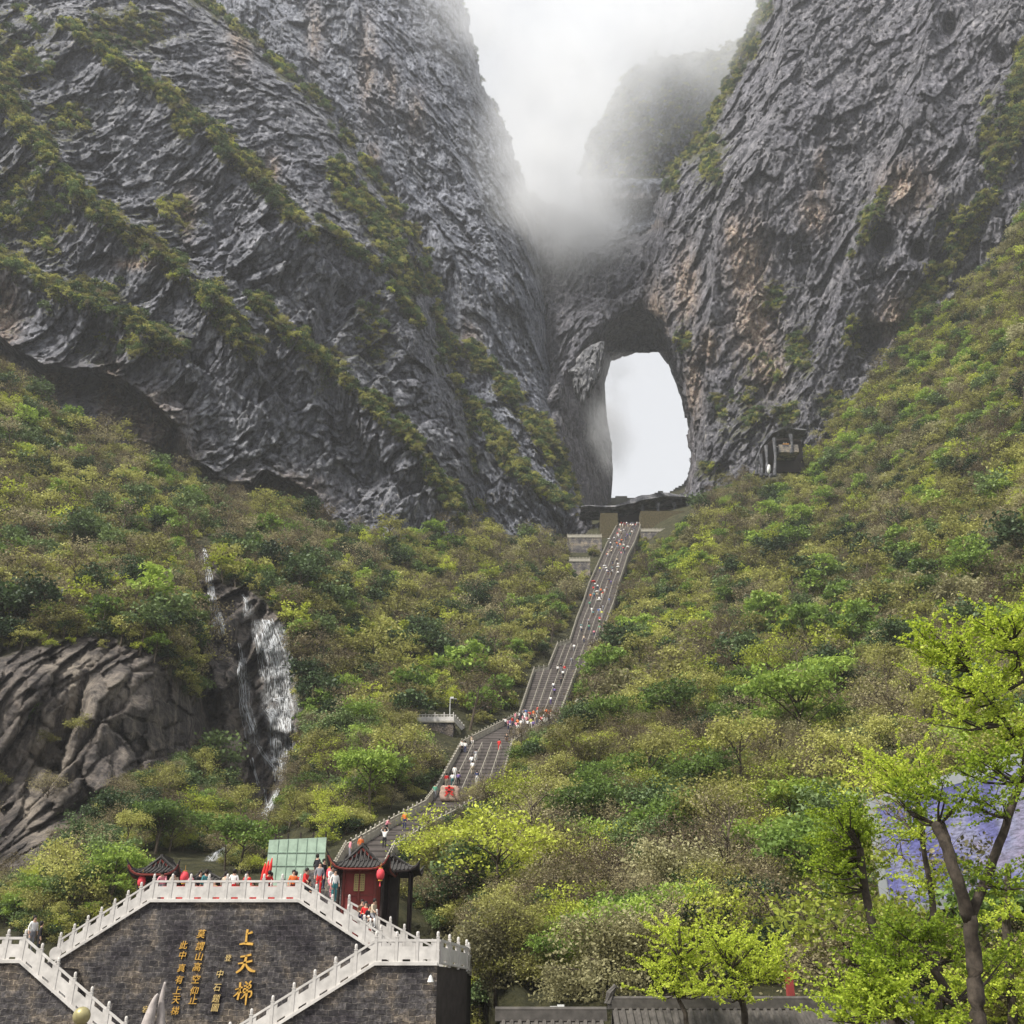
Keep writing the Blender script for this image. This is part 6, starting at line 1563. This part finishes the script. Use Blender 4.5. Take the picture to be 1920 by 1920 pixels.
# stairs: (px, feet py, pose, turned away?, top, trousers, label)
ppl = [
 (724, 1566, 'lean', 1.2, 'pink', 'black', "person in pale pink shirt leaning on the railing of the lowest walk"),
 (758, 1556, 'stand', 0, 'orange', 'navy', "person in bright orange top on the lowest walk"),
 (720, 1592, 'both', 0, 'white', 'black', "person in white shirt with both arms raised above the red pavilion"),
 (675, 1606, 'stand', .5, 'orange', 'brown', "person in orange behind the red pavilion's roof, left"),
 (655, 1612, 'stand', 2, 'pink', 'grey', "person in dusty pink on the walk left of the orange one"),
 (637, 1622, 'sit', 0, 'white', 'grey', "seated person in white just left of the red pavilion's roof"),
 (804, 1512, 'sit', .4, 'teal', 'white', "person in teal and white crouching left of the boulder"),
 (815, 1500, 'stand', 3, 'green', 'grey', "person in green top between the railing and the boulder"),
 (837, 1478, 'step', PI, 'red', 'beige', "person in red climbing just above the boulder"),
 (848, 1476, 'step', PI, 'white', 'teal', "person in white top and dark teal trousers above the boulder"),
 (852, 1462, 'stand', PI, 'white', 'white', "person all in white above the boulder"),
 (859, 1474, 'step', 2.8, 'purple', 'black', "person in dark purple jacket bending right above the boulder"),
 (894, 1470, 'step', PI, 'navy', 'white', "person in navy top and white trousers on the lower flight"),
 (886, 1452, 'step', PI, 'white', 'beige', "person in white top and beige trousers on the lower flight"),
 (884, 1441, 'step', 2.9, 'white', 'grey', "person in white top and grey trousers beside the middle handrail"),
 (892, 1428, 'step', PI, 'grey', 'white', "person in grey top higher beside the middle handrail"),
 (866, 1413, 'stand', .3, 'white', 'black', "left one of two people in white at the left railing"),
 (872, 1413, 'stand', PI, 'white', 'navy', "right one of two people in white at the left railing"),
 (884, 1396, 'sit', .4, 'beige', 'white', "person in beige sitting at the corner of the ramped landing"),
 (936, 1408, 'step', PI, 'red', 'red', "person all in red near the right railing of the lower flight"),
 (950, 1392, 'sit', 0, 'black', 'brown', "person in black crouching at the right railing"),
 (957, 1382, 'step', PI, 'black', 'black', "person all in black at the right railing below the crowd"),
 (971, 1379, 'stand', PI, 'white', 'beige', "person in white at the right railing below the crowd"),
 (953, 1370, 'stand', 1, 'pink', 'navy', "person in pink at the lower end of the crowd"),
 (1033, 1322, 'step', PI, 'white', 'purple', "person in white top and purple trousers on the flight above the crowd"),
 (1040, 1306, 'step', PI, 'purple', 'black', "person in purple top on the flight above the crowd"),
 (1038, 1296, 'step', PI, 'white', 'navy', "person in white top midway on the flight above the crowd"),
 (1052, 1286, 'step', PI, 'black', 'black', "person all in black midway on the flight above the crowd"),
 (1056, 1273, 'step', PI, 'white', 'black', "person in white top and black trousers near the first bend"),
 (1059, 1263, 'stand', .3, 'red', 'grey', "person in red top at the first bend"),
 (1046, 1263, 'stand', PI, 'white', 'black', "person in white top at the left of the first bend"),
 (1052, 1260, 'stand', PI, 'black', 'grey', "person in black top at the first bend"),
 (1072, 1246, 'step', PI, 'grey', 'navy', "person in grey top on the short flight"),
 (1077, 1222, 'step', PI, 'white', 'grey', "person in white top high on the short flight"),
 (1095, 1205, 'stand', 0, 'beige', 'navy', "person in beige on the small landing below the top flight"),
]
for px_, py_, pose, rz, tp_, bt_, lab in ppl:
    h = on_stairs(px_, py_)
    if h is None: print("MISS", px_, py_); continue
    person(h, rz, pose, tp_, bt_, lab, rg.uniform(.94, 1.06))
# crowd on the ramped landing
crowd = [(948, 1362, 'white'), (961, 1360, 'red'), (966, 1352, 'pink'), (972, 1358, 'black'), (977, 1364, 'white'), (984, 1350, 'white'), (988, 1358, 'pink'), (993, 1347, 'red'), (998, 1356, 'black'), (1001, 1346, 'orange'),
         (1007, 1352, 'white'), (1010, 1345, 'blue'), (1014, 1355, 'grey'), (1018, 1346, 'black'), (1021, 1352, 'white'), (1024, 1343, 'orange'), (1028, 1347, 'red'), (990, 1366, 'white'), (1000, 1366, 'purple'), (981, 1346, 'grey'),
         (968, 1368, 'pink'), (1012, 1362, 'white'), (1032, 1342, 'orange'), (956, 1366, 'purple'), (974, 1349, 'white'), (980, 1355, 'pink'), (1004, 1360, 'beige'), (1016, 1358, 'red'), (996, 1362, 'yellow'), (986, 1343, 'blue'), (1026, 1352, 'grey'), (970, 1363, 'orange'), (1008, 1340, 'red'), (1020, 1360, 'white'), (992, 1352, 'beige'), (1013, 1350, 'navy')]
bots = ['black', 'navy', 'grey', 'beige', 'white', 'brown']
cs_ = {}; seen_ = set()
for i, (px_, py_, tp_) in enumerate(crowd):
    h = on_stairs(px_, py_ + 4)
    if h is None: h = on_stairs(px_, py_ - 4)
    if h is None: print("MISS", px_, py_); continue
    k = cs_.get(tp_, 0); cs_[tp_] = k + 1
    bt_ = bots[(k * 5 + i) % 6] if k < 6 else 'black'
    where = "left part" if px_ < 975 else ("middle" if px_ < 1003 else "right part")
    while (tp_, bt_, where) in seen_: bt_ = bots[(bots.index(bt_) + 1) % 6]
    seen_.add((tp_, bt_, where))
    person(h, rg.uniform(0, 6.28), rg.choice(['stand', 'stand', 'arm', 'step']), tp_, bt_, "person in %s top and %s trousers in the %s of the landing crowd" % (tp_, bt_, where), rg.uniform(.92, 1.06))
# climbers on the long top flight
rows_ = [(1110, 1150, 'white'), (1126, 1148, 'black'), (1131, 1146, 'grey'), (1120, 1122, 'beige'), (1124, 1130, 'white'), (1113, 1110, 'red'), (1121, 1106, 'white'), (1138, 1110, 'grey'), (1146, 1098, 'purple'), (1142, 1094, 'navy'), (1133, 1070, 'white'), (1137, 1072, 'white'),
         (1159, 1064, 'white'), (1157, 1056, 'beige'), (1149, 1060, 'black'), (1150, 1066, 'brown'), (1159, 1080, 'white'), (1146, 1080, 'black'), (1118, 1118, 'black'), (1090, 1186, 'white'), (1104, 1172, 'grey'),
         (1143, 1036, 'black'), (1148, 1032, 'white'), (1145, 1024, 'white'), (1153, 1022, 'black'), (1158, 1030, 'grey'), (1161, 1018, 'purple'), (1163, 1026, 'white'), (1168, 1020, 'black'), (1170, 1028, 'white'), (1173, 1014, 'navy'), (1152, 1014, 'white'),
         (1176, 1008, 'purple'), (1181, 1010, 'navy'), (1160, 1008, 'white'), (1166, 1006, 'black'), (1185, 1002, 'white'), (1172, 1000, 'black')]
_c = random.Random(77); _pal = ['green', 'teal', 'pink', 'orange', 'blue', 'yellow', 'red', 'brown', 'white', 'black', 'beige', 'navy']
for _ in range(48):
    f_ = _c.random() ** .7; yy_ = 1195 - f_ * 200; lx = np.interp(yy_, [984, 1021, 1046, 1067, 1099, 1134, 1165, 1207], [1160, 1140, 1129, 1120, 1106, 1095, 1083, 1070]); rx = np.interp(yy_, [984, 1021, 1046, 1067, 1099, 1134, 1165, 1207], [1202, 1189, 1176, 1170, 1159, 1150, 1138, 1124])
    rows_.append((lx + (rx - lx) * _c.uniform(.12, .9), yy_, _c.choice(_pal)))
ord_ = ['lowest', 'second lowest', 'third lowest', 'fourth lowest', 'fifth lowest', 'sixth lowest', 'seventh lowest', 'eighth lowest', 'ninth lowest', 'tenth lowest', 'eleventh lowest', 'twelfth lowest', 'thirteenth lowest', 'fourteenth lowest', 'fifteenth lowest'] + ['%dth lowest' % k for k in range(16, 40)]
rows_.sort(key=lambda r: -r[1]); cc_ = {}
for px_, py_, tp_ in rows_:
    h = on_stairs(px_, py_)
    if h is None: print("MISS", px_, py_); continue
    k = cc_.get(tp_, 0); cc_[tp_] = k + 1
    person(h, rg.choice([0, PI, PI]), rg.choice(['stand', 'step']), tp_, rg.choice(bots), "%s of the people in %s on the long top flight" % (ord_[k], tp_), rg.uniform(.95, 1.08), "climbers on the long top flight")
topc = ['white', 'red', 'white', 'pink', 'red', 'white', 'navy', 'black', 'white', 'blue', 'white', 'black', 'red', 'white', 'grey', 'white']
xs_ = np.linspace(1163, 1199, 16)
for i, tp_ in enumerate(topc):
    h = on_stairs(float(xs_[i]), 988 + rg.uniform(-2, 3))
    if h is None: h = on_stairs(float(xs_[i]), 992)
    if h is None: continue
    person(h, rg.uniform(0, 6), 'stand', tp_, rg.choice(bots), "person in %s, %s from the left in the row atop the steps" % (tp_, ("first second third fourth fifth sixth seventh eighth ninth tenth eleventh twelfth thirteenth fourteenth fifteenth sixteenth").split()[i]), 1.1, "packed row at the top of the steps")
for px_, py_, tp_, lab in ((1124, 1140, 'white', "lower white umbrella on the long top flight"), (1120, 1124, 'white', "middle white umbrella on the long top flight"), (1113, 1104, 'red', "red umbrella near the left railing of the top flight"),
                          (1134, 1074, 'white', "widest white umbrella on the top flight"), (1142, 1022, 'white', "white umbrella at the left of the upper climbers"), (1159, 1076, 'white', "white umbrella at the right of the top flight")):
    h = on_stairs(px_, py_)
    t = empty("umbrella", h); tag(t, lab, "umbrella"); t.scale = (1.1,) * 3
    mb = MB(); mb.lathe([(.001, 2.15), (.25, 2.10), (.48, 1.98), (.60, 1.84), (.58, 1.84), (.46, 1.95), (.24, 2.07), (.001, 2.12)], 8); mb.obj("canopy", M['umb'] if tp_ == 'white' else M['redc'], t)
    mb = MB(); mb.tube([(0, 0, 1.0), (0, 0, 2.2)], .015, 4); mb.obj("shaft", M['metal'], t)
# terrace
ter = [(303, 61.0, 'lean', 0, 'pink', 'grey', "person in pale pink leaning on the terrace rail under the open pavilion"),
       (323, 61.0, 'lean', .4, 'beige', 'white', "person in cream jacket bending over the terrace rail"),
       (355, 61.5, 'stand', 2.5, 'pink', 'black', "person in pink beside the right lantern of the open pavilion"),
       (372, 62.0, 'arm', 1, 'black', 'black', "person in black leaning left of the small gate roof"),
       (383, 61.5, 'stand', 4, 'teal', 'black', "person in dark teal left of the yellow-green one"),
       (401, 61.5, 'sit', 0, 'yellow', 'grey', "low figure in yellow-green on the terrace"),
       (421, 61.0, 'stand', 3, 'beige', 'navy', "person in beige, back turned, mid-terrace"),
       (436, 61.0, 'stand', 3.3, 'white', 'red', "person in white and red next to the beige one"),
       (461, 61.5, 'stand', 0, 'red', 'black', "person in red left of the furled flags"),
       (473, 62.0, 'sit', 0, 'red', 'red', "seated person all in red left of the furled flags"),
       (500, 61.0, 'lean', .5, 'red', 'black', "person in red bending right of the furled flags"),
       (507, 61.5, 'stand', 2, 'white', 'red', "person in white with red trousers right of the furled flags"),
       (532, 61.5, 'sit', 2, 'red', 'red', "seated person all in red toward the terrace's right end"),
       (548, 61.0, 'stand', .4, 'orange', 'black', "person in orange near the terrace's right end"),
       (553, 61.8, 'stand', 3, 'red', 'navy', "person in red behind the orange one"),
       (570, 60.5, 'step', 1.2, 'red', 'black', "person in red at the head of the right stair"),
       (580, 60.8, 'sit', 1.2, 'black', 'black', "person in black crouching at the head of the right stair")]
for px_, y_, pose, rz, tp_, bt_, lab in ter:
    y_ = 59.3 + (y_ - 61) * .8; x_ = P(px_, 1670, y_).x; person((x_, y_, ZT + .05), rz, pose, tp_, bt_, lab, rg.uniform(.95, 1.05))
for px_, py_, y_, pose, rz, tp_, bt_, lab in (
    (592, 1657, 66, 'stand', 2.6, 'black', 'black', "tall person all in black standing behind the right stair's head"),
    (604, 1668, 64, 'stand', 1.0, 'black', 'navy', "shorter person in black right of the tall black-clad one"),
    (596, 1678, 60, 'stand', .2, 'grey', 'red', "person in grey with red trousers on the right sloping stair"),
    (625, 1692, 60, 'stand', .6, 'white', 'teal', "person in white and teal on the right sloping stair"),
    (617, 1684, 61, 'step', .8, 'white', 'pink', "person in white sleeves behind the rail before the red pavilion"),
    (677, 1732, 60.5, 'sit', .5, 'brown', 'navy', "seated person in brown on the stair below the red pavilion"),
    (684, 1736, 60.2, 'sit', .3, 'red', 'white', "seated person in dark red below the red pavilion"),
    (691, 1742, 60.0, 'sit', .6, 'black', 'white', "seated person in black with white trousers below the red pavilion"),
    (697, 1748, 60.0, 'step', 1, 'beige', 'grey', "person in beige stepping down below the red pavilion"),
    (54, 1785, 56.5, 'stand', 1, 'white', 'grey', "person in white behind the left landing's corner"),
    (67, 1796, 56.5, 'stand', 2, 'black', 'black', "person in black behind the railing descending from the left landing")):
    person(P(px_, py_, y_), rz, pose, tp_, bt_, lab)
# shrine visitors
for i, (px_, tp_) in enumerate(((1458, 'white'), (1464, 'black'), (1468, 'pink'), (1482, 'beige'))):
    person(P(px_, 843, 317), rg.uniform(-1, 1), 'stand', tp_, 'black', "person in %s under the shrine canopy" % tp_)

# ------------------------------------------------------------------ air and cloud
hz = MB(); hz.box(-1200, 1200, -60, 1100, -10.5, 640)
mh = bpy.data.materials.new("haze_air"); mh.use_nodes = True; nt = mh.node_tree; nt.nodes.clear()
out = nt.nodes.new("ShaderNodeOutputMaterial"); pv_ = nt.nodes.new("ShaderNodeVolumePrincipled")
pv_.inputs["Color"].default_value = (.93, .95, 1, 1); pv_.inputs["Density"].default_value = HAZE; pv_.inputs["Anisotropy"].default_value = 0.0
nt.links.new(pv_.outputs[0], out.inputs["Volume"])
if HAZE > 0: tag(hz.obj("haze", mh), "thin damp mountain haze", kind='stuff')
# low cloud spilling through the gap and the arch
mm = bpy.data.materials.new("cloud_mist"); mm.use_nodes = True; nt = mm.node_tree; nt.nodes.clear(); T = NT(nt)
out = nt.nodes.new("ShaderNodeOutputMaterial"); pv_ = nt.nodes.new("ShaderNodeVolumePrincipled"); pv_.inputs["Color"].default_value = (.97, .98, 1, 1)
ob_ = T.obj()
tot = None
for px_, py_, y_, r_, k_ in CLOUDS:
    c = P(px_, py_, y_); v = T.n("ShaderNodeVectorMath", operation='DISTANCE'); T.l(ob_, v.inputs[0]); v.inputs[1].default_value = c
    f = T.math('SUBTRACT', 1.0, T.math('DIVIDE', v.outputs["Value"], r_), clamp=True); f = T.math('MULTIPLY', T.math('MULTIPLY', f, f), k_)
    tot = f if tot is None else T.math('ADD', tot, f)
nz = T.noise(ob_, .028, 4, .6, .4)
nf_ = T.math('MULTIPLY', T.math('SUBTRACT', nz, .34, clamp=True), 4.0)
T.l(T.math('MULTIPLY', tot, nf_), pv_.inputs["Density"])
nt.links.new(pv_.outputs[0], out.inputs["Volume"])
mb = MB()
if CLOUDS:
    lo = [min(P(a, b, y)[i] - r for a, b, y, r, k in CLOUDS) for i in range(3)]; hi = [max(P(a, b, y)[i] + r for a, b, y, r, k in CLOUDS) for i in range(3)]
    mb.box(lo[0], hi[0], lo[1], hi[1], max(lo[2], 100), hi[2]); tag(mb.obj("cloud_mist", mm), "low white cloud drifting through the gap above the arch", kind='stuff')
